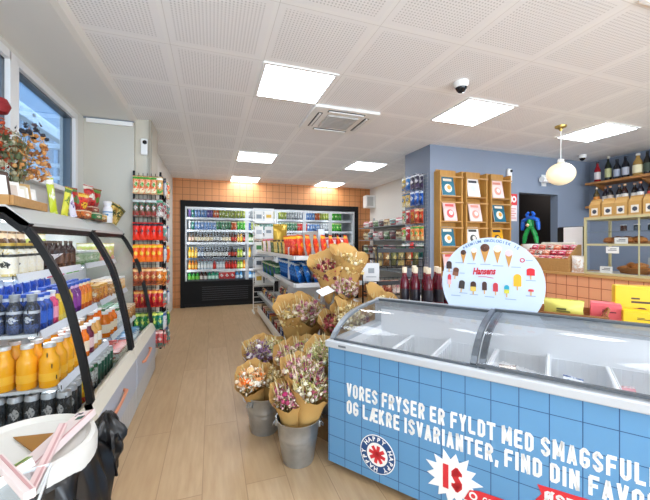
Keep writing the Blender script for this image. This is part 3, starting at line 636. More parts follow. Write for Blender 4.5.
# ------------------------------------------------------------------ TALL SNACK RACK AT THE PILLAR
t = empty('snack_rack', 'black wire rack of hanging sweets on the beige pillar', 'rack', (-.62, 4.0, 0))
o = MB()
for k in range(7): o.tube([(-.16 + k * .04, 0, .22), (-.16 + k * .04, 0, 2.1)], .003, WIRE, 4)
for k in range(38): o.tube([(-.17, 0, .22 + k * .05), (.09, 0, .22 + k * .05)], .002, WIRE, 4)
o.build('wire_grid', t)
o = MB()
for k in range(9): o.tube([(.09, k * .045, .22), (.09, k * .045, 2.1)], .003, WIRE, 4)
for k in range(38): o.tube([(.09, 0, .22 + k * .05), (.09, .36, .22 + k * .05)], .002, WIRE, 4)
o.build('side_wire_grid', t)
for x, y in ((-.165, 0), (.09, 0), (.09, .37)): MB().box(x - .01, x + .01, y - .01, y + .01, .2, 2.12, WIRE).build('post', t)
MB().box(.0, .09, .10, .12, 1.9, 1.93, WIRE).box(.0, .09, .10, .12, .5, .53, WIRE).build('bracket', t)
RK = [(2.07, [('orange and green', 'E8641E', '3E9A2A', 'F4E8C0')] * 2 + [('pale orange', 'F0A060', 'F4F0E0', '3FA040')] * 1 + [('red and silver', 'C8262A', 'E0E0E4', '2A3A5A')]),
      (1.83, [('dark green striped', '1E5A3E', 'C8CCC8', 'A02A2A')] * 2 + [('maroon and green', '8A2A34', '4A9A78', 'E0E0DA')] * 2),
      (1.58, [('bright red and black', 'E8241A', '1A1A2A', 'E83A20')] * 3 + [('red and white', 'D8342A', 'F0EAE8', '2A3A70')]),
      (1.35, [('orange-red and yellow', 'EE4A1A', 'F0C830', 'F07A20')] * 3 + [('amber and red', 'F0A02A', 'D8341E', 'F4E0A0')]),
      (1.10, [('rust brown', 'B8502A', 'E0B070', '5A2A1A')] * 2 + [('orange and cream', 'E8862E', 'F4E4C0', '7A3A1A')] * 2),
      (.86, [('crimson', 'C8202A', 'E8A040', '8A1018')] * 4),
      (.62, [('leaf green', '2E8A3A', 'D8E060', '1A5A5A')] * 2 + [('teal and green', '1E8A80', 'C8E070', '1A4A3A')] * 2),
      (.42, [('pink and red', 'D8444A', 'F4C8C0', '2A7A6A')] * 4)]
NM = ('first', 'second', 'third', 'fourth', 'fifth', 'sixth', 'seventh', 'eighth')
random.seed(5)
for r, (zt, L) in enumerate(RK):
    for k, (d, a, b_, c_) in enumerate([q for q in L for _ in (0, 1)][:8:] if len(L) == 4 else L):
        if k > 4: break
        p = bag(.058, .185, .035, print_mat(a, b_, c_, .3, 0, r + 1), hang=True)
        for dep in (0, 1):
            if dep and zt < 1.1: continue
            o = put('sweet_bag', p, (-.755 + k * .056, 3.972 - dep * .042, zt - .20), random.uniform(-.12, .12))
            rowed(o, ('inner ' if not dep else 'outer ') + d + ' sweet bag', 'in %s pillar rack row' % NM[r], 'the window', 'bag', 'sweet bags on the pillar rack front')
    for k in range(3):
        d, a, b_, c_ = L[(k + 3) % 4]; pal = [('silver and blue', 'C8CCD4', '2A5AA0', 'E8E4E0'), (d, a, b_, c_), ('teal and white', '2A9A94', 'F0F0EC', 'D8442A')][(k + r) % 3]
        p = bag(.10, .19, .045, print_mat(pal[1], pal[2], pal[3], .3, 0, r + k), hang=True)
        o = put('sweet_bag', p, (-.495 + .02 * (k % 2), 4.04 + k * .11, zt - .20 - .02), R(90) + random.uniform(-.2, .2))
        rowed(o, pal[0] + ' sweet bag', 'in %s row, pillar rack aisle side' % NM[r], 'the cooler', 'bag', 'sweet bags on the pillar rack side')

# ------------------------------------------------------------------ LONG WALL FRIDGE
t = empty('wall_fridge', 'long black framed glass door fridge of drinks built into the orange tiled wall', 'fridge', (0, 7.45, 0))
CH = mat('17181A', .6, 0, 0, .2); FW = mat('D7DBDD', .35, .3)
o = MB(); o.box(-.62, 3.40, 0, .12, 2.12, 2.24, CH); o.box(-.62, -.53, 0, .12, .0, 2.12, CH); o.box(3.31, 3.40, 0, .12, 0, 2.12, CH); o.box(-.53, 3.31, 0, .12, .08, .54, CH); o.box(-.53, 3.31, .03, .12, 0, .08, BLACK)
o.build('outer_frame', t)
o = MB()
for k in range(7): o.box(-.2, 1.2, -.004, 0, .14 + k * .045, .155 + k * .045, mat('2E3034', .5))
o.box(.75, 1.05, -.012, 0, .14, .42, CH); o.build('vent_grille', t)
o = MB(); o.box(-.53, 3.31, .78, .8, .5, 2.14, mat('EEF2F4', .5)); o.box(-.55, -.53, .12, .8, .5, 2.14, mat('EEF2F4', .5)); o.box(3.31, 3.33, .12, .8, .5, 2.14, mat('EEF2F4', .5)); o.box(-.53, 3.31, .12, .8, 2.12, 2.14, mat('EEF2F4', .5)); o.box(-.53, 3.31, .12, .8, .50, .52, mat('EEF2F4', .5))
o.build('cabinet', t)
DX = [-.53, .73, 1.38, 2.04, 2.68, 3.31]
for a, c in zip(DX, DX[1:]):
    d = MB(); d.box(a + .003, a + .035, .02, .06, .55, 2.11, FW); d.box(c - .035, c - .003, .02, .06, .55, 2.11, FW); d.box(a + .035, c - .035, .02, .06, 2.06, 2.11, FW); d.box(a + .035, c - .035, .02, .06, .55, .575, DGREY)
    do = d.build('glass_door', t); MB().box(a + .035, c - .035, .037, .043, .575, 2.06, GLASSC).build('glass_pane', do)
    MB().tube([(c - .02, .02, 1.0), (c - .02, -.02, 1.03), (c - .02, -.02, 1.3), (c - .02, .02, 1.33)], .008, DGREY, 8).build('handle', do)
    MB().box(a + .01, a + .03, .09, .115, .6, 2.1, mat('F6FAFF', .5, 0, 7.0)).build('light_strip', t)
ZS = [1.90, 1.635, 1.365, 1.03, .775, .535]
for i, z in enumerate(ZS):
    s = MB().box(-.53, 3.31, .20, .75, z - .02, z, mat('AEB6BE', .4, .3)).build('shelf', t)
    MB().box(-.53, 3.31, .185, .2, z - .045, z + .004, mat('DDE3E8', .4) if i != 3 else mat('5B6470', .4)).build('price_rail', s)
def cp(a, b_, c_, sd=0): return print_mat(a, b_, c_, .3, 0, sd)
FB = lambda body, cap, lab, h=.2: bottle(h, .029, body, mat(cap, .4), mat(lab, .4), neck=.4, parts=False, seg=10)
KIND = {
 'pc': ('small purple can', can(.19, .029, cp('7A5AA8', 'E0D8EE', '503A80'), False, seg=10)), 'tc': ('teal can', can(.19, .029, cp('2E9A86', 'E0F0EC', '1E6A60'), False, seg=10)),
 'lb': ('light blue can', can(.19, .029, cp('7FA8D8', 'F0F4FA', '3A68B0'), False, seg=10)), 'oc': ('orange can', can(.19, .029, cp('E07030', 'F6E2C0', 'B8401E'), False, seg=10)),
 'yg': ('yellow-green can', can(.19, .029, cp('B8C24A', 'F0F2D0', '6E8A2E'), False, seg=10)), 'pl': ('pale grey can', can(.19, .029, cp('C8CCD0', 'F4F6F6', '7A8088'), False, seg=10)),
 'gc': ('dark green can', can(.2, .029, cp('3E8A56', 'D8E8D0', '1E5A3A'), False, seg=10)), 'bg': ('bright green can', can(.2, .029, cp('4AC02E', 'D8F0A0', '2A8A1E'), False, seg=10)),
 'rc': ('red can', can(.2, .029, cp('D8382A', 'F4E0D8', 'A01E1A'), False, seg=10)), 'bl': ('mid blue can', can(.2, .029, cp('4A7AC0', 'E8F0F8', '24488A'), False, seg=10)),
 'wb': ('bottle with pale pink label', FB(mat('6A5A4A', .15), '2A2624', 'E8C8B0', .22)), 'cb': ('bottle with cream label', FB(mat('4A3A2A', .15), '1E1C1A', 'F0E2C0', .22)), 'rb': ('bottle with red label', FB(mat('5A2A22', .15), '3A1A1A', 'D8442E', .22)), 'yb': ('bottle with yellow label', FB(mat('D8A030', .15), '2A2A20', 'F0D040', .22)),
 'gb': ('green glass bottle', FB(mat('3E7A3A', .12), '1E3A20', 'E0E8C8', .22)), 'oj': ('orange juice bottle', FB(mat('F2B81E', .2), 'E8D040', 'F6D870', .23)), 'bc': ('bottle with bright blue cap', FB(mat('3A4A6A', .15), '2A6AD0', 'D8E4F0', .23)),
 'db': ('dark bottle with white label', FB(mat('22201E', .12), '181818', 'D8D8D4', .23)), 'dr': ('dark bottle with red label', FB(mat('2A1E1C', .12), '181818', 'C8442E', .23)), 'lg': ('lime bottle', FB(mat('A8C83A', .15), 'E0E8C0', 'E8F090', .21)),
 'wp': ('clear water bottle', FB(mat('C8D8E0', .1), 'D8442E', 'F0F4F6', .21)), 'rp': ('red soft drink bottle', FB(mat('B82A22', .15), 'E8E0D8', 'E8382A', .21)), 'or': ('orange soft drink bottle', FB(mat('E88A2A', .15), 'E8A030', 'F4C860', .21)),
 'gl': ('large green bottle', bottle(.20, .04, mat('2E9A3E', .15), mat('E8E8E4', .4), mat('7AC84A', .4), neck=.35, parts=False, seg=10)), 'bw': ('large brown bottle', bottle(.2, .04, mat('5A3428', .15), mat('C8342A', .4), mat('E0D8D0', .4), neck=.35, parts=False, seg=10)), 'tg': ('large teal bottle', bottle(.2, .04, mat('2AA07A', .15), mat('2A7AC0', .4), mat('D0F0E0', .4), neck=.35, parts=False, seg=10)),
}
def run(s):
    out = []
    for w in s.split():
        n = int(w[2:] or 1); out += [w[:2]] * n
    return out
FROWS = [('pc1 tc1 lb4 pc2 oc2 yg9 pl9 yg6 pl6 lb5 oc2 yg5 bg4', .063), ('pl1 tc1 lb7 gc5 oc2 bg3 bl2 yg3 tc8 gc6 rc4 lb5 pl4 bg5', .063), ('wb2 cb6 db3 cb3 rb2 yb2 rb1 gb3 wb6 db6 cb6 gb4 db8 dr4', .063),
         ('oj3 bc2 db8 dr3 lg2 db2 oj1', .063), ('or3 wp5 rp1 wp3 rp4 lg2 or2', .063), ('gl3 bw2 tg3', .079)]
SN = ('top', 'second', 'third', 'fourth', 'fifth', 'bottom')
random.seed(8)
for i, (s, st) in enumerate(FROWS):
    for k, key in enumerate(run(s)):
        d, p = KIND[key]; x = -.45 + k * st
        if x > 3.24: break
        if any(abs(x - q) < .001 for q in DX): continue
        o = put('fridge_bottle' if 'bottle' in d else 'fridge_can', p, (x, 7.45 + .235, ZS[i]), random.uniform(-3, 3))
        rowed(o, d, 'on %s shelf of wall fridge' % SN[i], 'the pillar', 'bottle' if 'bottle' in d else 'can', 'drinks in the long wall fridge')
for k in range(3):
    o = put('drink_crate', (MB().box(-.12, .12, -.08, .1, 0, .2, cp('D8201E', 'F4E4E0', 'A01414', 3), .006).mesh('drink_crate'), []), (.20 + .115 * k, 7.72, .535))
    o.scale.x = .45; tag(o, ('red shrink-wrapped cola multipack at the bottom of the fridge, beside the teal bottles', 'red cola multipack, the middle one of three at the bottom of the fridge', 'red cola multipack at the bottom of the fridge, against the blue water bottles')[k] , 'multipack', 'red multipacks')
for k in range(5):
    o = put('water_bottle', bottle(.2, .04, mat('5AA0D8', .12), mat('2A6AC0', .4), mat('E0F0FA', .4), neck=.35, parts=False, seg=10), (.53 + k * .083 + (.04 if k > 1 else 0), 7.69, .535)); rowed(o, 'large light blue water bottle', 'on bottom shelf of wall fridge', 'the pillar', 'bottle', 'drinks in the long wall fridge')
#@@B
# ------------------------------------------------------------------ SNACK GONDOLA
t = empty('snack_gondola', 'white metal snack gondola with chip bags along the aisle', 'shelf unit', (1.25, 4.9, 0))
GW = mat('E4E6E6', .35, .1); GR = mat('B4B8BC', .35, .3)
def gb_(b, x0, x1, y0, y1, z0, z1, m, bev=0): return b.box(x0 - 1.25, x1 - 1.25, y0 - 4.9, y1 - 4.9, z0, z1, m, bev)
gb_(MB(), 1.24, 1.28, 3.85, 6.4, .1, 1.5, GW).build('back_panel', t)
gb_(gb_(MB(), .84, 1.70, 3.5, 6.4, .02, .12, GR), .82, .84, 3.5, 6.4, .04, .16, GW).build('base', t)
for y0, y1, zs in ((3.42, 4.6, (.645, .915, 1.205)), (4.62, 6.38, (.41, .83, 1.205))):
    for z in zs:
        o = gb_(gb_(MB(), .83, 1.24, y0, y1, z - .012, z, GW), 1.28, 1.70, y0 + .3, y1, z - .012, z, GW); so = o.build('shelf', t)
        gb_(MB(), .815, .83, y0, y1, z - .035, z + .008, mat('F0F2F2', .3) if z > .8 else mat('A4A9AF', .3, .3)).build('price_rail', so)
for z in (.915, 1.205):
    o = gb_(MB(), .83, 1.62, 3.40, 3.84, z - .012, z, GW); so = o.build('end_shelf', t)
    gb_(MB(), .83, 1.62, 3.385, 3.40, z - .035, z + .01, mat('F0F2F2', .3)).build('price_rail', so)
for y in (3.86, 4.61, 6.38): gb_(MB(), 1.22, 1.30, y - .015, y + .015, 0, 1.52, GR).build('upright', t)
gb_(MB(), .85, 1.6, 3.84, 3.86, .1, 1.30, GW).build('end_panel', t)
RDC = bag(.19, .235, .08, print_mat('DC2A1A', 'F0B428', 'F26A2A', .3, 0, 2), mat('C8241A', .35)); BLC = bag(.19, .235, .075, print_mat('1E78C8', 'E8F2F8', '0E4A94', .3, 0, 3), mat('1A68B4', .35))
GRB = bag(.17, .21, .07, print_mat('1E7A4A', 'D8E8C0', '0E4A38', .3, 0, 4), mat('1A6A40', .35)); YLC = bag(.16, .2, .07, print_mat('D8B030', '4A2A20', 'F0DC90', .35, 0, 5), mat('C09A28', .35))
DKG = bag(.15, .19, .07, print_mat('4A5A3A', 'C8A050', '8A9A60', .35, 0, 6)); NVB = bag(.17, .20, .07, print_mat('14306A', 'E8E0C0', '2A62B0', .35, 0, 7)); PWB = bag(.2, .22, .09, print_mat('ECE4E2', 'C85A6A', 'F0C8CC', .4, 0, 8))
random.seed(11)
GG = 'chip bags on the gondola'
RDE = bag(.15, .235, .055, print_mat('DC2A1A', 'F0B428', 'F26A2A', .3, 0, 2), mat('C8241A', .35)); BLE = bag(.16, .23, .055, print_mat('1E78C8', 'E8F2F8', '0E4A94', .3, 0, 3), mat('1A68B4', .35))
for k in range(7):
    o = put('chips_bag', RDE, (.92 + k * .09, 3.49, 1.207)); o.rotation_euler = (R(-8), R(2), R(52 + 5 * (k % 3))); rowed(o, 'red chips bag', 'on top shelf of gondola end', 'the aisle', 'chips bag', GG)
for k in range(4):
    o = put('chips_bag', RDC, (.95, 3.74 + k * .125, 1.207)); o.rotation_euler = (R(-10), 0, R(24)); rowed(o, 'red chips bag', 'on aisle side, gondola top', 'the flowers', 'chips bag', GG)
for k in range(7):
    o = put('chips_bag', (YLC, DKG, YLC, DKG, YLC)[k % 5], (.94, 4.26 + k * .13, 1.207)); o.rotation_euler = (R(-10), 0, R(28)); rowed(o, ('yellow and brown chips bag', 'olive green nut bag')[k % 5 % 2], 'on aisle side, gondola top', 'the flowers', 'chips bag', GG)
for k in range(7):
    o = put('chips_bag', (DKG, PWB, YLC)[k % 3], (.94, 5.22 + k * .16, 1.207)); o.rotation_euler = (R(-8), 0, R(28)); rowed(o, ('small olive bag', 'pale pink bag', 'small gold bag')[k % 3], 'on the far top shelf', 'the flowers', 'chips bag', GG)
for k in range(7):
    o = put('chips_bag', BLE, (.92 + k * .09, 3.49, .918)); o.rotation_euler = (R(-18), R(6), R(54)); rowed(o, 'bright blue chips bag', 'on lower gondola end shelf', 'the aisle', 'chips bag', GG)
for k in range(8):
    o = put('chips_bag', BLC, (.955, 3.61 + k * .115, .918)); o.rotation_euler = (R(-16), 0, R(24)); rowed(o, 'bright blue chips bag', 'on aisle side of gondola', 'the flowers', 'chips bag', GG)
for k in range(12):
    o = put('chips_bag', (GRB, GRB, NVB)[k % 3], (.95, 4.68 + k * .125, .833)); o.rotation_euler = (R(-14), 0, R(26)); rowed(o, ('dark green chips bag', 'dark green chips bag', 'navy chips bag')[k % 3], 'on aisle side of gondola', 'the flowers', 'chips bag', GG)
SMP = [('yellow', 'E0B82A', 'C8342A', 'F4E8B0'), ('red', 'B8242E', 'E8D8C8', '5A1420'), ('navy', '1A2C5A', 'C8CCD8', '2A5AA8'), ('black', '24222A', 'A0845A', '4A4A58'), ('brown', '7A4A2A', 'E0C8A0', '3A2014')]
for k in range(17):
    n, a, b_, c_ = SMP[(k * 3) % 5]
    zz = .648 if k < 8 else .413; y = 3.52 + k * .135 if k < 8 else 4.7 + (k - 8) * .18
    o = put('snack_packet', bag(.11, .12, .06, print_mat(a, b_, c_, .3, 0, k % 3)), (.90, y, zz), R(75 + (k * 37) % 30)); rowed(o, 'small %s snack packet' % n, 'on %s gondola shelf' % ('third' if k < 8 else 'lower'), 'the flowers', 'snack packet', 'small packets on the lower gondola shelves')
for k in range(12):
    n, a, b_, c_ = SMP[(k * 2 + 1) % 5]
    o = put('snack_box', carton(.12, .16, .12, print_mat(a, b_, c_, .4, 0, k % 4)), (.93, 3.62 + k * .22, .122), R(84 + (k * 31) % 12)); rowed(o, 'low %s snack box' % n, 'on the gondola base', 'the flowers', 'box', 'boxes on the gondola base')
for k in range(7):
    o = put('pastry_bag', PWB, (1.42 + (k % 2) * .14, 3.9 + (k // 2) * .26, 1.207)); o.rotation_euler = (R(-12), 0, R((-20, 30)[k % 2])); rowed(o, 'white and pink crisp bag', 'on gondola top, counter side', 'the flowers', 'bag', 'white and pink bags')
t = tag(put('gift_bag', bag(.26, .44, .14, mat('C9A23A', .3, .5)), (1.02, 5.2, 1.207), R(20)), 'large shiny gold gift bag standing at the far end of the gondola top', 'gift bag')
# magazine stand of white wire with leaflets at the far gondola end
t = empty('leaflet_stand', 'white wire leaflet stand at the far end of the gondola', 'stand', (.96, 6.55, 0))
o = MB()
for x in (-.2, .2): o.tube([(x, 0, 0), (x, 0, 2.02)], .008, WHITE, 6)
for k in range(20): o.tube([(-.2, 0, .1 + k * .1), (.2, 0, .1 + k * .1)], .004, WHITE, 4)
o.tube([(-.2, 0, 2.02), (.2, 0, 2.02)], .008, WHITE, 6); o.build('wire_frame', t)
for x in (-.2, .2): MB().box(x - .012, x + .012, -.16, .16, 0, .03, WHITE).build('foot', t)
for j in range(5):
    z = .52 + j * .3
    MB().box(-.19, .19, -.07, -.005, z, z + .012, WHITE).box(-.19, .19, -.07, -.066, z, z + .06, WHITE).build('pocket', t)
    for i in range(2):
        c = [('F2F0EA', 'D8B03A'), ('EDF0F2', '5A6470'), ('F0EEE8', '4A8A4A'), ('F4F2EE', 'B8BEC4'), ('EAEAE6', '8A949C')][(i + j) % 5]
        o = MB().box(-.082, .082, -.004, 0, 0, .24, mat(c[0], .5)).box(-.05, .05, -.006, -.004, .09 + .02 * i, .17, mat(c[1], .5)).build('leaflet', None, (.96 + (-.095, .095)[i], 6.55 - .035, z + .014)); o.rotation_euler = (R(-4), 0, 0)
        rowed(o, 'white leaflet with %s device' % {'D8B03A': 'gold', '5A6470': 'slate', '4A8A4A': 'green', 'B8BEC4': 'pale grey', '8A949C': 'grey'}[c[1]], 'in white wire leaflet stand', 'the bottom', 'leaflet', 'leaflets in the wire stand')

# ------------------------------------------------------------------ BLACK WIRE RACK WITH JARS AND PACKS
t = empty('wire_rack', 'black wire rack of nut bags and sweets behind the freezer', 'rack', (1.84, 3.15, -.04))
def shelf_ring(b, z, w, d, h):
    for zz in (z, z + h):
        b.tube([(-w, -d, zz), (w, -d, zz), (w, d, zz), (-w, d, zz)], .005, WIRE, 5, True)
    n = int(w * 2 / .05)
    for i in range(n + 1):
        x = -w + 2 * w * i / n; b.tube([(x, -d, z + h), (x, -d, z), (x, d, z), (x, d, z + h)], .0022, WIRE, 4)
for z, h in ((.42, .09), (.72, .10), (.86, .14), (1.14, .08)):
    o = MB(); shelf_ring(o, z, .27, .17, h); o.build('wire_basket', t)
for x, y in ((-.27, -.17), (.27, -.17), (-.27, .17), (.27, .17)): MB().tube([(x, y, .04), (x, y, 1.36)], .009, WIRE, 8).build('post', t)
for z in (1.315, .985, .80): MB().box(-.27, .27, -.182, -.176, z - .022, z + .022, mat('1E1E20', .5)).build('label_strip', t)
o = MB(); o.tube([(-.27, -.17, 1.35), (.27, -.17, 1.35), (.27, .17, 1.35), (-.27, .17, 1.35)], .007, WIRE, 6, True); o.build('top_rail', t)
for k in range(6):
    p = bag(.075, .19, .06, print_mat(*[('8A7A42', '4A3A1E', 'C8B070'), ('9A6A3A', 'E0C890', '5A3A1E'), ('6A6A3A', 'B8A050', '3A3A1E')][k % 3], .4, 0, k % 3), mat('2E2A26', .5))
    o = put('nut_bag', p, (1.62 + k * .088, 3.05, 1.106), random.uniform(-.15, .15)); rowed(o, ('olive', 'brown', 'dark green')[k % 3] + ' nut bag', 'on black wire rack top', 'the flowers', 'bag', 'nut bags on the wire rack')
for k in range(5):
    o = put('sweet_pack', bag(.10, .14, .06, print_mat(*[('E0A890', 'F4E4D8', 'B8604A'), ('D87A5A', 'F0D0B0', '8A3A2A'), ('E8C8B0', 'C86A6A', 'F4E8E0')][k % 3], .35, 0, k)), (1.63 + k * .105, 3.05, .826)); o.rotation_euler = (R(-20), 0, R(10 * (k % 3 - 1))); rowed(o, ('salmon', 'rust', 'peach')[k % 3] + ' sweet pack', 'on black wire rack middle', 'the flowers', 'pack', 'sweet packs on the wire rack')
for k in range(6):
    o = put('dark_jar', jar(.10, .04, mat('2A2422', .2), mat('C8CACC', .3, .6), mat('D8D4CA', .4)), (1.62 + k * .088, 3.05, .684)); rowed(o, 'dark glass jar with silver lid', 'in the black wire basket', 'the flowers', 'jar', 'jars in the wire basket')

# ------------------------------------------------------------------ WALL SHELVES ON THE WHITE WALL
t = empty('wall_shelf', 'grey metal wall shelves of bread and snacks on the far white wall', 'shelf unit', (3.74, 5.9, 0))
for z in (.45, .8, 1.12, 1.42, 1.70):
    o = MB().box(-.42, -.01, -1.4, 1.35, z - .015, z, mat('8E9296', .4, .3)); so = o.build('shelf', t)
    w = MB()
    for y in (-1.4, -.7, 0, .7, 1.35): w.tube([(-.41, y, z), (-.41, y, z + .07)], .004, WIRE, 4)
    w.tube([(-.41, -1.4, z + .07), (-.41, 1.35, z + .07)], .004, WIRE, 5); w.build('front_wire', so)
for y in (-1.4, 0, 1.35): MB().box(-.03, 0, y - .015, y + .015, 0, 1.95, GR).build('upright', t)
PAL = [('E8E2DC', 'C85A64', 'F4F0EA', 'white and rose'), ('E0B8B8', 'F4F0EC', 'A84A5A', 'dusty pink'), ('9AAE8A', 'E8E8D8', '5A7A4A', 'sage green'), ('5A5A60', 'C8C8C4', '8A2A2A', 'charcoal'), ('D8C090', '8A5A2A', 'F0E8D0', 'sand brown'), ('4A9A94', 'E8F0E8', 'C8343A', 'teal')]
for j, z in enumerate((1.12, 1.42, 1.70)):
    for k in range(11):
        a, b_, c_, n = PAL[(k * 5 + j * 2) % 6]
        o = put('bread_bag', bag(.2, .15 if j == 2 else .19, .12, print_mat(a, b_, c_, .45, 0, k % 4)), (3.46, 4.66 + k * .245, z + .002)); o.rotation_euler = (R(-8), 0, R(80 + (k * 29) % 20)); rowed(o, n + ' snack bag', 'on white wall, %s shelf' % ('third', 'second', 'top')[j], 'the blue wall', 'bag', 'bags on the white wall shelves')

# ------------------------------------------------------------------ PEG DISPLAY BESIDE THE BLUE CORNER
t = empty('peg_display', 'narrow peg display of hanging sweets on the end of the blue wall', 'rack', (2.82, 4.08, 0))
o = MB()
for k in range(10): o.tube([(-.012, -.22 + k * .048, .5), (-.012, -.22 + k * .048, 2.32)], .0025, GR, 4)
for k in range(37): o.tube([(-.014, -.22, .5 + k * .05), (-.014, .22, .5 + k * .05)], .002, GR, 4)
o.build('wire_grid', t)
PG = [(2.30, [('yellow', 'D8B83A', 'F0EAD0', '3A6AA0'), ('sky blue', '3A8AD0', 'F0F4F8', '1A4A9A'), ('black and white', '2A2C38', 'E8E8EC', '5A4A70'), ('black and white', '2A2C38', 'E8E8EC', '5A4A70')]),
      (2.07, [('gold and blue', 'D8B030', '3A6A9A', 'F4ECC8'), ('gold and blue', 'D8B030', '3A6A9A', 'F4ECC8'), ('royal blue', '2A6AC8', 'E0EAF4', '123A80'), ('royal blue', '2A6AC8', 'E0EAF4', '123A80')]),
      (1.82, [('green and red', '5A8A4A', 'D8382A', 'F0E8D8'), ('red', 'C8242E', 'F0E4D8', '6A1A2A'), ('amber brown', 'D8862A', 'C82A20', '5A3A20'), ('orange red', 'E0502A', 'F0D8A0', '8A2A1A')]),
      (1.58, [('lime green', '8ABE3A', 'D83A2A', 'F0F0D8'), ('red and white', 'D02A30', 'F4ECE8', '8A1A20'), ('orange and green', 'EE7A20', '4AAA3A', 'F8E0A0'), ('orange and green', 'EE7A20', '4AAA3A', 'F8E0A0')]),
      (1.34, [('green', '3A8A5A', 'E8E8E0', '1A5A6A'), ('teal', '1E8A8A', 'F0F0EC', 'C83A3A'), ('white and teal', 'D8E4E0', '2A8A80', 'F0F0F0'), ('green', '3A8A5A', 'E8E8E0', '1A5A6A')])]
for r, (zt, L) in enumerate(PG):
    for k, (n, a, b_, c_) in enumerate(L):
        MB().tube([(-.012, .17 - k * .11, zt + .005), (-.17, .17 - k * .11, zt + .005), (-.18, .17 - k * .11, zt + .02)], .003, GR, 5).build('peg', t)
        for dep in range(2):
            o = put('sweet_bag', bag(.10, .20, .035, print_mat(a, b_, c_, .3, 0, r + 2), hang=True), (2.74 - dep * .07, 4.25 - k * .11, zt - .205 + .01), R(90) + random.uniform(-.1, .1))
            rowed(o, ('inner ', 'outer ')[dep] + n + ' sweet bag', 'in %s peg row' % NM[r], 'the white wall', 'bag', 'sweet bags on the peg display')
REDB = bag(.13, .26, .05, mat('DC1E22', .3), hang=True)
for k in range(2):
    MB().tube([(-.012, -.08 - k * .09, 1.34 - .2 * k), (-.2, -.08 - k * .09, 1.34 - .2 * k)], .003, GR, 5).build('peg', t)
    tag(put('red_bag', REDB, (2.64, 4.0 - k * .09, 1.10 - .2 * k), R(80)), ('large plain red sweet bag hanging low on the peg display', 'lowest plain red sweet bag on the peg display')[k], 'bag', 'large red bags')

# ------------------------------------------------------------------ LEAFLET RACKS ON THE BLUE WALL
MAG = {'a': ('teal magazine with a breakfast bowl', '1E6A80', 'F0E4D0', 'E0A040'), 'b': ('white leaflet with dark heading', 'F0F0EE', '3A3E48', 'D8DCE0'), 'c': ('pale pink magazine', 'F0D4CE', 'E89A88', 'F6ECE6'), 'd': ('rose printed leaflet', 'F0C8C4', 'D85A5A', 'F8F0EC'), 'e': ('white text leaflet', 'F4F2EC', '4A4A44', 'E0DCD0'), 'f': ('yellow leaflet with dark print', 'F0B020', '2A3040', 'F4C850')}
RK3 = [(2.87, ['a', 'd', 'a', 'd'], 'closest to the peg display'), (3.30, ['b', 'c', 'e', 'c'], 'in the middle of three'), (3.735, ['c', 'a', 'f', 'b'], 'next to the doorway')]
for x0, L, w in RK3:
    t = empty('leaflet_rack', 'tall light wooden leaflet rack on the blue wall, ' + w, 'rack', (x0 + .2, 3.83, 0), 0, 'wooden leaflet racks'); t.scale.x = .92
    o = MB()
    for x in (-.205, .18): MB().box(x, x + .025, -.13, 0, .5, 2.33, WOODZ, .003).build('side_panel', t)
    MB().box(-.18, .18, -.012, 0, .5, 2.36, WOODZ).build('back_panel', t)
    for j in range(5):
        z = 1.98 - j * .345
        MB().box(-.18, .18, -.12, -.012, z, z + .016, WOOD).build('shelf', t)
        if j < 5: MB().box(-.205, .205, -.145, -.13, z + .255, z + .275, WOOD, .002).build('retaining_bar', t)
        if j < 4:
            n, a, b_, c_ = MAG[L[j]]
            def mg():
                b = MB(); b.box(-.105, .105, -.012, 0, 0, .27, mat('F4F2EE', .5)); c = MB()
                c.box(-.104, .104, -.0135, -.012, .001, .269, mat(a, .4)); c.box(-.07, .07, -.0145, -.0135, .20, .235, mat(b_, .4))
                c.lathe([(.001, -.0005), (.06, 0), (.055, .0008), (.001, .001)], mat(b_ if L[j] != 'b' else 'D8DCE0', .5), 18, Mx((0, -.0135, .10), R(90)))
                c.lathe([(.001, 0), (.032, 0), (.03, .0012), (.001, .0014)], mat(c_, .5), 12, Mx((.012, -.0145, .11), R(90)))
                return b.mesh('magazine'), [('cover', c.mesh('cover'))]
            for q in range(1):
                o = put('magazine', proto(('mag', L[j]), mg), (x0 + .2 + (-.02, .015)[j % 2], 3.83 - .095, z + .018)); o.rotation_euler = (R(-12), 0, 0)
                o['category'] = 'magazine'; o['group'] = 'magazines in the wooden racks'; o['label'] = n + ', %s pocket, rack %s' % (('top', 'second', 'third', 'fourth')[j], w.replace('closest to the', 'by').replace('next to the', 'by').replace('in the middle of three', 'in the middle'))
# red and white wall notice
t = empty('wall_notice', 'red and white notice on the blue wall by the doorway', 'sign', (4.27, 3.825, 1.98))
MB().box(-.10, .10, -.004, .003, -.30, .11, mat('F0E0DE', .5)).build('paper', t); MB().box(-.10, .10, -.006, -.004, -.06, .11, mat('D83A3C', .5)).build('red_band', t)
o = MB().text('NO', .1, mat('F6F0EE', .5), Mx((-.085, -.007, -.02), R(90)), width=.17, bold=.006, height=.10); o.build('lettering', t)
o = MB()
for k in range(5): o.box(-.08, .08 - .03 * (k % 2), -.006, -.004, -.12 - k * .035, -.108 - k * .035, mat('E08A88', .5))
o.build('text_lines', t)
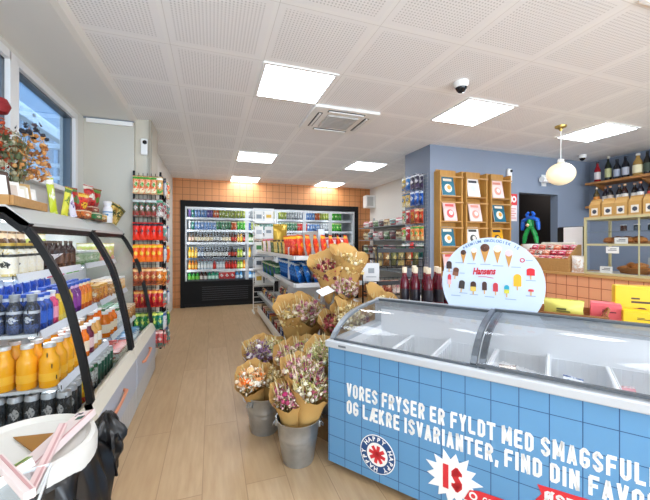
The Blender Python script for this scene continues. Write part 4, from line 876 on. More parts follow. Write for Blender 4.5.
# back room kit seen through the doorway
t = empty('back_room_shelving', 'dark shelving with a black cabinet in the unlit back room', 'shelf unit', (5.0, 5.2, 0))
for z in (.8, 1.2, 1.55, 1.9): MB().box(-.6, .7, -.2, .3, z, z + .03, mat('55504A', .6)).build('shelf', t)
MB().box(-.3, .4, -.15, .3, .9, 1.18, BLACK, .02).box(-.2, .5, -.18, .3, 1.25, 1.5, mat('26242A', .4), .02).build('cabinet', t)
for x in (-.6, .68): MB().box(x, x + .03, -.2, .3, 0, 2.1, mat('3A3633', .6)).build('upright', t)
ld = bpy.data.lights.new('back_room_fill', 'POINT'); ld.energy = 7; ld.shadow_soft_size = .1; lo = bpy.data.objects.new('back_room_fill', ld); COL.objects.link(lo); lo.location = (5.5, 4.5, 2.4)  # added fill without a fixture, so the back room isn't black
tag(MB().box(-.3, .3, -.02, .02, -.02, .02, mat('D8DCE0', .4), .008).build('door_closer', None, (4.93, 4.6, 2.02), R(8)), 'pale metal rail in the dark back room', 'rail')
#@@C
# ------------------------------------------------------------------ DRIED FLOWER BOUQUETS IN BUCKETS
m, nt, b = new_mat('galvanised_steel'); vec, s_ = coords(nt)
nt.links.new(mixc(nt, noise(nt, vec, 22, 3), lin('9CA2A6'), lin('C4C9CC')), b.inputs['Base Color']); b.inputs['Metallic'].default_value = .8; b.inputs['Roughness'].default_value = .33
GALV = m
def bucket_parts():
    b = MB().lathe([(.001, .004), (.082, .004), (.085, 0), (.088, .01), (.1045, .12), (.107, .126), (.1065, .134), (.110, .15), (.1125, .156), (.112, .164), (.122, .245), (.126, .25), (.127, .258), (.121, .258), (.118, .245), (.083, .012), (.001, .012)], GALV, 28)
    e = []
    for sgn in (-1, 1):
        o = MB(); o.box(sgn * .122 - .006, sgn * .122 + .006, -.02, .02, .205, .24, GALV, .003)
        o.tube([(sgn * .128, -.016, .225), (sgn * .142, -.01, .21), (sgn * .142, .01, .21), (sgn * .128, .016, .225)], .003, GALV, 6); e.append(('ear', o.mesh('ear')))
    h = MB().tube([(.135 * math.cos(a), .03 + .09 * math.sin(a * 1) * .9, .235 + .012 * math.sin(a)) for a in [math.pi * i / 14 for i in range(15)]], .0028, GALV, 6)
    e.append(('handle', h.mesh('handle')))
    return b.mesh('bucket'), e
BK = bucket_parts()
PINK = ['B8687C', 'D8A8A8', 'A03A5A', 'E6D2BC', 'F0E8D8', '8A6A4A', 'B8A070', '7A8A4A']; PEACH = ['E88A3A', 'F0B070', 'F2E4C8', 'F6F2E6', 'D8B080', 'C89A60', 'A8A070', 'E8C8A8']
MIX = ['C8B880', 'B0A860', 'E8E0C8', 'A04A5A', '7A7A4A', 'D8C8A0', 'B87A8A', '8A8A5A']; WINE = ['7A1E2A', 'A03038', '5A1A22', 'C86A6A', 'C8A878', '8A6A3A', '9A2A3A', 'D8C0A0']
GREEN = ['A8B070', 'D8D49A', 'C8C080', 'F0ECD0', '8A9A50', 'B8A060', 'D8A8A0', 'E8D8A0']; CREAMP = ['EBD9A8', 'D8C080', 'C8A860', 'F2EAD0', 'B89850', 'A8884A', 'E0CC98', 'D0A870']
VIOL = ['8A6A8A', '6A4A6A', 'E8E0E0', 'B08AA0', '4A3A4A', 'A89A80', 'C8B8A8', '9A6A7A']
def bouquet(pal, seed, hgt=.46, rad=.105, big=None, wrap=(.73, .29)):
    rnd = random.Random(seed); n = 28; lev = 8
    b = MB(); vs = []; fs = []
    for j in range(lev):
        v = j / (lev - 1)
        for i in range(n + 3):
            th = 2 * math.pi * i / n; back = (1 + math.sin(th)) / 2
            top = hgt * (wrap[0] + wrap[1] * back) + .011 * math.sin(th * 5 + seed) + .007 * math.sin(th * 11)
            z = top * v; rr = .026 + (rad - .026) * (z / hgt) ** .9 + .006 * math.sin(th * 4 + seed + z * 12) * v + (.022 * (v > .95)) + .008 * (v > .8) + .0025 * (i / n)
            vs.append((rr * math.cos(th), rr * math.sin(th), z))
    w = n + 3
    for j in range(lev - 1):
        for i in range(w - 1): fs.append((j * w + i, j * w + i + 1, (j + 1) * w + i + 1, (j + 1) * w + i))
    b.add(vs, fs, KRAFT, True)
    L = [('stems', stems(MB(), 16, .022, rad * .8, -.06, hgt * .9, mat('7A6E3E', .8), seed, .0016).mesh('stems') if False else None)]
    st = MB(); stems(st, 16, .02, rad * .75, -.05, hgt * .9, mat('7A6E3E', .8), seed, .0018)
    f1 = MB(); blooms(f1, pal[:4], 150, rad * 1.0, hgt * .74, hgt * 1.04, 0, -.012, (.012, .024), seed)
    f2 = MB(); blooms(f2, pal[4:], 160, rad * 1.0, hgt * .74, hgt * 1.05, 0, -.010, (.006, .013), seed + 50)
    gr = MB()
    for k in range(26):
        a = rnd.uniform(0, 6.283); q = rad * math.sqrt(rnd.random()); z1 = hgt * rnd.uniform(.92, 1.12)
        x, y = q * math.cos(a), q * math.sin(a)
        gr.tube([(x * .7, y * .7, hgt * .7), (x * 1.05, y * 1.05, z1 - .02), (x * 1.15, y * 1.15, z1)], [.0008, .0032, .0006], mat(rnd.choice(('D8C894', 'C8B070', 'E8DDB8')), .8), 4)
    ps = [('stems', st.mesh('stems')), ('flower_heads', f1.mesh('flower_heads')), ('filler_flowers', f2.mesh('filler_flowers')), ('dried_grass', gr.mesh('dried_grass'))]
    if big:
        g = MB()
        for (x, y, z, s, c) in big:
            for ring in range(3):
                for k in range(7):
                    a = k * .9 + ring * .45; rr = s * (.35 + .3 * ring)
                    g.lathe([(.001, -s * .5), (s * .4, -s * .2), (s * .36, s * .25), (.001, s * .35)], mat(c, .7), 6, Mx((x + rr * math.cos(a), y + rr * math.sin(a), z - ring * s * .28), ring * .3, 0, a))
        ps.append(('large_blooms', g.mesh('large_blooms')))
    return b.mesh('paper_wrap'), ps
BQ = {'peach': bouquet(PEACH, 1, .44, .10, [(-.02, -.075, .42, .026, 'E8782A'), (.045, -.08, .395, .022, 'F6F0E2'), (.01, -.02, .46, .022, 'F0C890')]), 'pink': bouquet(PINK, 2, .44, .10, [(-.03, -.07, .42, .016, 'B8306A')]),
      'mix': bouquet(MIX, 3, .47, .115), 'wine': bouquet(WINE, 4, .42, .11), 'green': bouquet(GREEN, 5, .44, .11), 'cream': bouquet(CREAMP, 6, .46, .10), 'violet': bouquet(VIOL, 7, .44, .115, [(.0, -.06, .44, .018, 'F0EAE6')]),
      'kraftwine': bouquet(['7A1E2A', 'A03038', '5A1A22', 'C8A050'], 14, .44, .11, None, (.88, .30)) if False else bouquet(WINE, 14, .44, .115, None, (.90, .26)), 'kraftgold': bouquet(CREAMP, 15, .46, .115, None, (.92, .24)),
      'dpink': bouquet(['B0607A', 'D0A0A0', 'DCC4B4', 'ECE2C4', '8A9A5A', 'B8AC68', 'C8948E', '8A7446'], 8, .46, .115)}
def bqt(key, base, top, label, rz=0, sc=1):
    """bouquet standing from base towards top; its open low side turned rz"""
    o = link('flower_bouquet', None, None, base)
    d = (Vector(top) - Vector(base)).normalized()
    q = Vector((0, 0, 1)).rotation_difference(d) @ Matrix.Rotation(rz, 3, 'Z').to_quaternion()
    o.rotation_mode = 'QUATERNION'; o.rotation_quaternion = q; o.scale = (sc, sc, sc)
    pm, ps = BQ[key]
    for n_, me in [('paper_wrap', pm)] + ps: link(n_, me, o)
    tag(o, label, 'bouquet', 'kraft paper bouquets of dried flowers')
bks = [((.36, 2.42, 0), 'galvanised bucket on the floor closest to the aisle'), ((.51, 2.02, 0), 'galvanised bucket on the floor beside the blue freezer'), ((.43, 2.84, 0), 'galvanised bucket on the floor hidden behind the aisle bucket'),
       ((.655, 2.56, 0), 'galvanised bucket on the floor in the middle of the flowers'), ((.81, 2.27, .15), 'galvanised bucket on the low crate by the freezer end'), ((.76, 2.98, .22), 'galvanised bucket on the tall crate near the gondola'),
       ((1.0, 2.50, .30), 'galvanised bucket on the low step of the flower stand'), ((1.08, 2.80, .66), 'galvanised bucket on the top step of the flower stand'), ((1.26, 2.52, .36), 'galvanised bucket on the flower stand by the freezer glass')]
for loc, lb in bks:
    o = put('steel_bucket', BK, (loc[0], loc[1], loc[2]), scale=(1.1, 1.1, 1.04), rz=R(35) if lb.endswith('aisle') else R(-20)); tag(o, lb, 'bucket', 'galvanised flower buckets')
STW = wood_mat('stand_wood', '8A6A44', '6E5232', 0)
t = empty('flower_stand', 'stepped wooden stand under the upper flower buckets', 'stand', (1.1, 2.65, 0))
MB().box(-.25, .03, -.29, -.005, .28, .30, STW).box(-.24, .02, -.28, -.01, 0, .28, STW).build('low_step', t); MB().box(-.16, .14, .0, .30, .64, .66, STW).box(-.15, .13, .01, .29, 0, .64, STW).build('high_step', t); MB().box(.04, .30, -.27, -.005, .34, .36, STW).box(.05, .29, -.26, -.01, 0, .34, STW).build('side_step', t)
tag(MB().box(-.13, .13, -.13, .13, 0, .15, STW, .004).build('wooden_crate', None, (.81, 2.27, 0), R(30)), 'low wooden crate under a flower bucket by the freezer end', 'crate')
tag(MB().box(-.13, .13, -.13, .13, 0, .22, STW, .004).build('wooden_crate', None, (.76, 2.98, 0)), 'tall wooden crate under a flower bucket near the gondola', 'crate')
bqt('peach', (.335, 2.44, .03), (.24, 2.37, .5), 'peach and white bouquet with an orange bloom leaning over the aisle', R(-15), 1.0)
bqt('cream', (.39, 2.47, .03), (.42, 2.44, .6), 'plain kraft bouquet behind the peach one in the aisle bucket', R(10), .84)
bqt('pink', (.485, 2.03, .03), (.435, 2.06, .6), 'slim bouquet with magenta and pink heads in the freezer-side bucket', R(0), .98)
bqt('mix', (.545, 2.01, .03), (.60, 2.01, .6), 'big pale green bouquet at the freezer edge above the freezer-side bucket', R(20), 1.06)
bqt('dpink', (.55, 2.05, .08), (.57, 2.13, .6), 'mauve and green bouquet tucked behind the big pale green one', R(10), 1.12)
bqt('violet', (.42, 2.84, .03), (.36, 2.80, .6), 'violet and white bouquet standing over the hidden floor bucket', R(-10), 1.12)
bqt('green', (.47, 2.86, .03), (.53, 2.82, .6), 'pale green bouquet beside the violet and white one', R(20), 1.1)
bqt('dpink', (.635, 2.56, .03), (.58, 2.52, .6), 'mauve bouquet in the middle of the lower flowers', R(0), 1.12)
bqt('mix', (.68, 2.57, .03), (.74, 2.53, .6), 'cream and rust bouquet behind the mauve ones', R(10), 1.14)
bqt('green', (.80, 2.27, .18), (.74, 2.25, .7), 'yellow green bouquet on the low crate against the freezer', R(-10), 1.05)
bqt('wine', (.84, 2.28, .18), (.90, 2.30, .7), 'dark red bouquet on the low crate against the freezer', R(30), 1.05)
bqt('kraftgold', (.74, 2.97, .25), (.67, 2.89, .85), 'cream bouquet in tall kraft paper by the gondola shelves', R(-20), 1.16)
bqt('dpink', (.80, 2.96, .25), (.83, 2.85, .85), 'pink headed bouquet in wide kraft paper under the white card', R(10), 1.25)
bqt('wine', (.98, 2.49, .33), (.93, 2.47, .8), 'wine red bouquet on the low step facing the freezer', R(0), 1.1)
bqt('kraftwine', (1.02, 2.52, .33), (1.08, 2.46, .8), 'dark crimson bouquet leaning over the freezer corner', R(35), 1.1)
bqt('kraftwine', (1.05, 2.79, .69), (.95, 2.76, 1.2), 'topmost bouquet with dark red flowers, leaning to the gondola', R(-15), 1.15)
bqt('kraftgold', (1.11, 2.79, .69), (1.15, 2.72, 1.2), 'topmost bouquet with golden grasses, beside the dark red one', R(15), 1.2)
bqt('cream', (.96, 2.49, .33), (1.0, 2.38, .8), 'golden grass bouquet filling the middle below the white card', R(5), 1.15)
bqt('dpink', (1.10, 2.80, .64), (1.08, 2.62, 1.05), 'mauve bouquet tipped forward under the topmost pair', R(0), .95)
bqt('kraftgold', (1.25, 2.52, .39), (1.32, 2.44, .8), 'golden grass bouquet spreading over the freezer glass corner', R(35), 1.12)
t = tag(MB().box(-.065, .065, -.04, .04, -.001, .001, mat('D9DCDF', .5)).box(-.006, .006, .05, .06, -.12, .001, WOOD).build('price_card', None, (.86, 2.52, .965)), 'white price card standing among the upper bouquets', 'card')
t.rotation_euler = (R(28), R(-14), R(20))
t = empty('paper_notice', 'white paper notice clipped to the wire rack above the bouquets', 'notice', (1.50, 2.98, 1.06), R(-20))
MB().box(-.08, .08, -.002, .002, -.09, .09, mat('E4E6E6', .5)).build('paper', t); MB().box(-.03, .03, -.0035, -.002, -.01, .04, mat('9AA0A4', .5)).box(-.05, .05, -.0035, -.002, -.05, -.043, mat('9AA0A4', .5)).build('print', t)
MB().box(-.004, .004, .002, .010, -1.06, .12, GR).build('stand_pole', t)

# ------------------------------------------------------------------ BLUE TILED ICE CREAM FREEZER
FA = math.atan2(-.800, .600); P0 = (.665, 1.88, 0); LEN = 1.72; DEP = .68
def FW_(x, y, z): return (P0[0] + x * math.cos(FA) - y * math.sin(FA), P0[1] + x * math.sin(FA) + y * math.cos(FA), z)
t = FZ = empty('ice_cream_freezer', 'chest freezer with blue tile printed front and curved sliding glass lids', 'freezer', P0, FA)
FT = grid_mat('blue_tile_print', '6095BF', '264F7A', .1095, .0035, (0, 2), (.002, .0935), .35, .05)
FTS = grid_mat('blue_tile_print_side', '6095BF', '264F7A', .1095, .0035, (1, 2), (.002, .0935), .35, .05)
GRF = mat('C4C8CC', .35, .15); DGF = mat('5A6066', .35, .3); LIN = mat('F6F7F8', .4)
MB().box(0, LEN, 0, .008, .045, .731, FT).build('front_panel', t)
MB().box(-.004, 0, .0, DEP, .045, .731, FTS).box(LEN, LEN + .004, 0, DEP, .045, .731, FTS).build('side_panel', t)
o = MB(); o.box(0, LEN, .008, .06, .05, .73, GRF); o.box(0, LEN, DEP - .05, DEP, .05, .88, GRF); o.box(0, .05, .06, DEP - .05, .05, .73, GRF); o.box(LEN - .05, LEN, .06, DEP - .05, .05, .73, GRF); o.box(.05, LEN - .05, .06, DEP - .05, .05, .30, GRF)
o.build('cabinet', t)
o = MB(); e = .0515
o.box(e, LEN - e, .061, .063, .30, .74, LIN); o.box(e, LEN - e, DEP - .053, DEP - .051, .30, .86, LIN); o.box(e, e + .002, .063, DEP - .053, .30, .74, LIN); o.box(LEN - e - .002, LEN - e, .063, DEP - .053, .30, .74, LIN); o.box(e, LEN - e, .063, DEP - .053, .301, .31, LIN)
o.build('liner', t)
FP = [(.015, .772), (.045, .802), (.085, .830), (.135, .856), (.19, .878), (.26, .896), (.35, .908), (.47, .916), (.60, .920), (.66, .921)]
o = MB(); o.box(-.015, LEN + .015, -.022, .05, .731, .771, GRF, .006); o.box(-.015, .05, .05, DEP, .731, .765, GRF, .004); o.box(LEN - .05, LEN + .015, .05, DEP, .731, .765, GRF, .004); o.build('front_rim', t)
o = MB(); o.box(-.015, LEN + .015, DEP - .025, DEP + .03, .86, .93, GRF, .006); o.build('back_rim', t)
for x0, x1, dz, nm in ((.0, .85, 0, 'a'), (.79, LEN, .010, 'b')):
    g = MB(); v = [(x, y, z + dz) for y, z in FP for x in (x0 + .02, x1 - .02)]
    g.add(v, [(2 * i, 2 * i + 1, 2 * i + 3, 2 * i + 2) for i in range(len(FP) - 1)], glass_mat('freezer_glass', (.975, .985, .99), .6), True); gl = g.build('sliding_lid', t)
    for xe, wd in ((x0 + .012, .014), (x1 - .012, .014)):
        f = MB()
        for i in range(len(FP) - 1):
            (a, b_), (c_, d_) = FP[i], FP[i + 1]
            f.prism([(a - .004, b_ + dz + .006), (c_ - .002, d_ + dz + .006), (c_ + .004, d_ + dz - .012), (a + .008, b_ + dz - .012)], xe - wd, xe + wd, DGF if 0 < xe < LEN - .1 and xe > .1 else mat('8E9499', .35, .3), 'x')
        f.build('lid_frame', gl)
    MB().box(x0 + .03, x1 - .03, .006, .022, .768 + dz, .781 + dz, DGF).box(x0 + .02, x1 - .02, .64, .665, .915 + dz, .93 + dz, DGF).build('lid_edge', gl)
MB().lathe([(.001, 0), (.016, 0), (.016, .008), (.001, .01)], STEEL, 14, Mx((.80, .035, .79), R(35))).build('lock', t)
# end infill under the curved glass
for xa, xb in ((-.003, .0), (LEN, LEN + .003)):
    MB().prism([(0, .765)] + FP + [(.675, .765)], xa + .006, xb + .009, GLASSC, 'x').build('end_glass', t)
for x in (.06, LEN - .06):
    for y in (.07, DEP - .07):
        MB().lathe([(.001, -.011), (.022, -.011), (.024, 0), (.022, .011), (.001, .011)], BLACK, 14, Mx((x, y, .024), 0, R(90))).box(x - .018, x + .018, y - .012, y + .012, .03, .052, STEEL).build('caster', t)
for k, x in enumerate((.30, .55, .83, 1.09, 1.35)):
    MB().box(x - .006, x + .006, .065, DEP - .055, .40, .72 if k % 2 else .70, LIN, .003).build('divider', t)
WB = mat('F2F4F5', .4)
for k in range(6):     # white wire baskets hung in the well
    x0, x1 = (.065, .31, .56, .84, 1.10, 1.36)[k], (.29, .54, .82, 1.08, 1.34, 1.655)[k]; o = MB()
    for zz in (.70, .58, .50): o.tube([(x0, .08, zz), (x1, .08, zz), (x1, .61, zz), (x0, .61, zz)], .003, WB, 4, True)
    for i in range(12):
        y = .08 + .53 * i / 11; o.tube([(x0, y, .70), (x0, y, .50), (x1, y, .50), (x1, y, .70)], .0018, WB, 4)
    n = 7
    for i in range(n + 1):
        x = x0 + (x1 - x0) * i / n; o.tube([(x, .08, .70), (x, .08, .50), (x, .61, .50), (x, .61, .70)], .0018, WB, 4)
    tag(o.build('wire_basket', None, P0, FA), 'white wire basket in the freezer well, ' + ('at the flower end', 'second from the flowers', 'under the middle lid frame', 'just past the middle lid frame', 'fifth from the flowers', 'furthest from the flowers')[k], 'basket', 'white freezer baskets')
IP = [('blue and white', '3A6AB0', 'F0F2F4', '1A3A80'), ('brown', '7A4A30', 'F0E0D0', '3A2218'), ('pale', 'F2EEEA', 'D89AA0', 'C8D0DA'), ('purple', '7A5A9A', 'F0ECF4', '4A2A6A')]
random.seed(21)
for bk, (x0, x1, L) in enumerate(((.84, 1.08, (1, 3, 1)), (1.10, 1.34, (0, 0, 2)), (1.36, 1.65, (2, 0, 2)), (.56, .82, (2, 3)), (.07, .29, (2,)), (.31, .54, (2, 1)))):
    for k in range(7 if bk < 3 else 4):
        n, a, b_, c_ = IP[L[k % len(L)]]
        x = x0 + .07 + (x1 - x0 - .14) * ((k % 2)); y = .16 + (k // 2) * .11
        o = put('ice_cream_pack', bag(.09, .15, .04, print_mat(a, b_, c_, .35, 0, k % 3)), FW_(x, y - .02, .515)); o.rotation_euler = (R(-38), 0, FA + random.uniform(-.4, .4))
        rowed(o, n + ' ice cream pack', 'in %s basket' % ('the fourth', 'the fifth', 'the last', 'the third', 'the first', 'the second')[bk], 'the front', 'ice cream', 'ice cream packs in the freezer')
WT = mat('F6F5F1', .6)
TM = Mx((0, -.002, 0), R(90))
MB().block('VORES FRYSER ER FYLDT MED SMAGSFULDE', WT, Mx((.125, -.0005, .462), R(90)), 1.345, .079).build('lettering', t)
MB().block('OG LÆKRE ISVARIANTER, FIND DIN FAVORIT', WT, Mx((.125, -.0005, .364), R(90)), 1.365, .079).build('lettering', t)
NAVY = mat('1E4A7E', .4); REDS = mat('D8323A', .45)
def disc(b, r, y0, m, cx, cz, seg=40, sx=1): return b.lathe([(.001, 0), (r, 0), (r, .0012), (.001, .0012)], m, seg, Mx((cx, y0, cz), R(90)), None, sx)
bd = disc(MB(), .104, -.0005, WT, .318, .195).build('round_badge', t); disc(MB(), .099, -.0018, NAVY, .318, .195).build('badge_ring', bd); disc(MB(), .062, -.0032, WT, .318, .195).build('badge_centre', bd)
o = MB()
for k in range(4):
    a = math.pi * k / 4 + .2; o.box(-.048, .048, -.0058, -.0045, -.009, .009, REDS, 0, Mx((.318, 0, .195), 0, a))
o.build('badge_star', bd)
o = MB(); word = 'HAPPY HAPPY HAPPY '
for i, ch in enumerate(word):
    if ch == ' ': continue
    a = math.pi * .80 - i * 2 * math.pi / len(word)
    o.text(ch, .033, WT, Mx((.318 + .071 * math.cos(a), -.0035, .195 + .071 * math.sin(a)), 0, -(a - math.pi / 2)) @ Matrix.Rotation(R(90), 4, 'X'), bold=.001, depth=.001, align='CENTER')
o.build('badge_lettering', bd)
pts = []
for k in range(28):
    a = 2 * math.pi * k / 28 + .1; rr = (.135 if k % 4 == 0 else .122) if k % 2 == 0 else .088
    pts.append((.712 + rr * math.cos(a), .222 + rr * math.sin(a)))
sb = MB().prism(pts, -.003, -.0005, WT, 'y').build('star_burst', t)
MB().block('IS', REDS, Mx((.668, -.003, .165), R(90)), .088, .115, th=.27).build('burst_lettering', sb)
bn = MB().prism([(.765, .15), (.79, .200), (.83, .212), (1.03, .222), (1.03, .15)], -.0055, -.004, REDS, 'y').build('red_banner', t)
MB().text('GOOD FOOD', .05, WT, Mx((.845, -.0062, .165), R(90)), width=.175, height=.030, bold=.001, depth=.001).build('banner_lettering', bn); disc(MB(), .018, -.0055, WT, .805, .180, 16).build('banner_dot', bn); disc(MB(), .010, -.0067, REDS, .805, .180, 12).build('banner_dot_centre', bn)
bn = MB().prism([(1.055, .335), (1.42, .352), (1.43, .262), (1.045, .262), (1.07, .30)], -.003, -.0005, REDS, 'y').build('red_banner', t)
MB().block('ØSTERBRO', WT, Mx((1.08, -.003, .276), R(90)), .30, .046).build('banner_lettering', bn)
tag(MB().box(-.02, .02, -.001, .001, -.004, .004, BLACK).build('maker_plate', None, FW_(.14, -.0235, .748), FA), 'tiny dark maker plate on the grey freezer rim', 'plate') if False else None
MB().box(.08, .13, -.0235, -.022, .745, .757, mat('6A7076', .4)).build('maker_plate', t)
#@@D
# ------------------------------------------------------------------ ROUND ICE CREAM SIGN STANDING ON THE FREEZER
t = SG = empty('ice_cream_sign', 'round white ice cream poster sign with red script name standing on the freezer', 'sign', FW_(.778, DEP + .012, .931), FA)
RS = .298; CZ = .156
def sx(zx): return ((zx / 5 + 430) - 494) * .0058
def sz(zy): return (290 - (zy / 5 + 230)) * .0057 + CZ
pts = []
for k in range(64):
    a = 2 * math.pi * k / 64; x, z = RS * math.cos(a), CZ + RS * math.sin(a)
    if z >= 0: pts.append((x, z))
a0 = math.acos(CZ / RS)
k0 = [i for i, q in enumerate(pts) if q[0] > 0]
low = math.sqrt(RS * RS - CZ * CZ)
right = [q for q in pts]
poly = sorted(pts, key=lambda q: math.atan2(q[1] - CZ, q[0]) if math.atan2(q[1] - CZ, q[0]) > -1.2 else math.atan2(q[1] - CZ, q[0]) + 6.283)
poly = [(low, 0)] + [q for q in sorted(pts, key=lambda q: (math.atan2(q[1] - CZ, q[0]) + math.pi / 2) % (2 * math.pi))] + [(-low, 0)]
MB().prism(poly, 0, .012, mat('CBD8EA', .4), 'y').build('board', t)
MB().prism([(-.03, 0), (.03, 0), (.03, .2), (-.03, .22)], .012, .016, WHITE, 'y').box(-.05, .05, .012, .10, 0, .004, WHITE).build('rear_strut', t)
IC_B, IC_W, IC_P = 'C89048', 'F4EEE4', 'E8808C'
def icon_cone(zx, zy, r, top, h):
    b = MB(); x, z = sx(zx), sz(zy)
    b.prism([(x - r, z), (x + r, z), (x, z - h)], -.003, 0, mat(IC_B, .5), 'y'); bl = MB()
    bl.lathe([(.001, 0), (r * 1.05, 0), (r * .95, .003), (.001, .005)], mat(top, .5), 18, Mx((x, 0, z + r * .35), R(90)))
    o = b.build('cone_picture', t); bl.build('ice_cream_picture', o)
for a in ((182, 130, .017, '4A2E22', .068), (238, 118, .017, 'F0E6D6', .066), (295, 105, .026, '5A3424', .088), (357, 110, .022, 'F2E2C8', .085), (412, 132, .020, 'F0C8D0', .082)): icon_cone(*a)
def icon_bar(zx, zy, w, h, c, c2=None, rot=0):
    x, z = sx(zx), sz(zy); M = Mx((x, 0, z), 0, rot); b = MB()
    n = 8; pl = [(-w, -h), (w, -h)] + [(w * math.cos(math.pi * k / n), h * .45 + h * .55 * math.sin(math.pi * k / n)) for k in range(n + 1)]
    b.prism(pl, -.004, 0, mat(c, .5), 'y', M); o = b.build('lolly_picture', t)
    MB().box(-.004, .004, -.003, 0, -h - .024, -h, mat('D8B078', .6), 0, M).build('stick_picture', o)
    if c2: MB().prism([(-w, -h), (w, -h), (w, -h * .1), (-w, -h * .1)], -.0052, -.004, mat(c2, .5), 'y', M).build('lower_band', o)
for a in ((103, 200, .017, .026, '3E2A24'), (141, 238, .018, .028, '6A3E2C', '8A5A44', .15), (105, 285, .011, .034, 'D84048', 'F0B0B0'), (174, 312, .018, .028, '3A3030', None, .1), (235, 318, .017, .032, '4A3024', 'E8C860'), (293, 312, .014, .028, '4A2E28'), (348, 315, .014, .028, 'C83A44'), (402, 322, .014, .026, '2AA0B8', 'D8D04A'), (452, 270, .021, .038, 'F0B428'), (512, 222, .021, .022, 'D8242E'), (513, 320, .014, .007, 'D83A40')): icon_bar(*a)
LT = mat('3A6AA0', .5); RDT = mat('C8202E', .45); GYT = mat('8FA6BE', .6)
o = MB().text('Hansens', .1, RDT, Mx((sx(232), -.0012, sz(252)), R(90), R(-3)), width=.138, height=.046, bold=.004, shear=.35, depth=.001); o.build('lettering', t)
MB().tube([(sx(262), -.001, sz(262)), (sx(300), -.001, sz(260)), (sx(338), -.001, sz(266))], .002, RDT, 5).build('underline', t)
b = MB(); word = 'PREMIUM ØKOLOGISK IS'
for i, ch in enumerate(word):
    a = R(124) - i * R(68) / (len(word) - 1)
    if ch != ' ': b.text(ch, .024, LT, Mx((.270 * math.cos(a), -.0005, CZ + .270 * math.sin(a)), 0, -(a - math.pi / 2)) @ Matrix.Rotation(R(90), 4, 'X'), bold=.0005, depth=.001, align='CENTER')
b.build('arched_lettering', t)
b = MB()
for zx, zy, w in ((160, 185, 22), (225, 188, 22), (297, 190, 26), (360, 196, 26), (445, 200, 22), (104, 238, 16), (175, 246, 14), (182, 362, 22), (238, 366, 22), (318, 372, 24), (512, 268, 22), (512, 350, 22), (140, 380, 26), (420, 376, 26), (505, 162, 16)):
    b.box(sx(zx - w), sx(zx + w), -.001, 0, sz(zy + 2), sz(zy - 2), GYT)
b.build('caption_lines', t)
b = MB()
for zx, zy in ((503, 292), (485, 378)): b.box(sx(zx - 9), sx(zx + 9), -.001, 0, sz(zy + 8), sz(zy - 8), mat('8E9DB0', .6))
b.build('caption_squares', t) if False else None
MB().lathe([(.008, 0), (.014, 0), (.014, .001), (.008, .001)], RDT, 14, Mx((sx(474), 0, sz(162)), R(90))).build('red_emblem', t)
for zx in (290, 347): MB().lathe([(.001, 0), (.018, 0), (.018, .001), (.001, .001)], mat('9AA8B8', .6), 12, Mx((sx(zx), -.001, sz(372 if zx == 290 else 376)), R(90)), None, 1, .35).build('shadow_disc', t) if False else None

# ------------------------------------------------------------------ DISPLAY TABLE BEHIND THE FREEZER, WINE, GIFT BOXES
t = empty('display_table', 'low white display table behind the freezer', 'table', FW_(.02, .78, 0), FA)
MB().box(0, 1.86, 0, .62, .83, .86, mat('DAD8D2', .4), .004).build('table_top', t)
for x in (.04, 1.82):
    for y in (.04, .58): MB().box(x - .02, x + .02, y - .02, y + .02, 0, .83, GR).build('leg', t)
WINE = bottle(.30, .036, mat('5A0E1E', .08), mat('EAD9BC', .6), mat('1E1A22', .3), neck=.46, shoulder=.58, lab=(.12, .44), caph=.15)
WCAP = MB().lathe([(.0165, .205), (.018, .21), (.018, .262), (.0165, .263)], mat('7E1420', .3), 14).mesh('neck_foil')
for k, (s_x, y, n) in enumerate(((.115, .86, 'on the table edge by the flowers'), (.20, .87, 'second along the freezer rim'), (.30, .87, 'against the round sign'), (.155, .965, 'in the second row, by the flowers'), (.25, .97, 'in the middle of the second row'), (.35, .97, 'in the second row behind the sign edge'), (.12, 1.07, 'in the back row by the flowers'), (.30, 1.08, 'in the middle of the back row'), (.39, 1.09, 'in the back row behind the sign'))):
    o = put('wine_bottle', WINE, FW_(s_x + .03, y, .861)); link('neck_foil', WCAP, o); tag(o, 'red wine bottle with pale cap ' + n, 'bottle', 'red wine bottles behind the freezer')
WICK = wood_mat('wicker', 'A06A34', '7A4A22', 0, .7, 30)
t = empty('wicker_tray', 'shallow brown wicker tray on the display table behind the sign', 'tray', FW_(1.14, .98, .861), FA)
o = MB()
for k in range(5): o.tube([(x, y, .008 + k * .012) for x, y in ((-.21 - k * .006, -.13 - k * .005), (.21 + k * .006, -.13 - k * .005), (.21 + k * .006, .13 + k * .005), (-.21 - k * .006, .13 + k * .005))], .007, WICK, 6, True)
o.build('woven_side', t); MB().box(-.21, .21, -.13, .13, 0, .006, WICK).build('tray_base', t)
for sg in (-1, 1): MB().tube([(sg * .235, -.06, .05), (sg * .25, -.03, .09), (sg * .25, .03, .09), (sg * .235, .06, .05)], .006, WICK, 6).build('handle', t)
YB_, PKX = 'E2BA1C', 'E4646C'
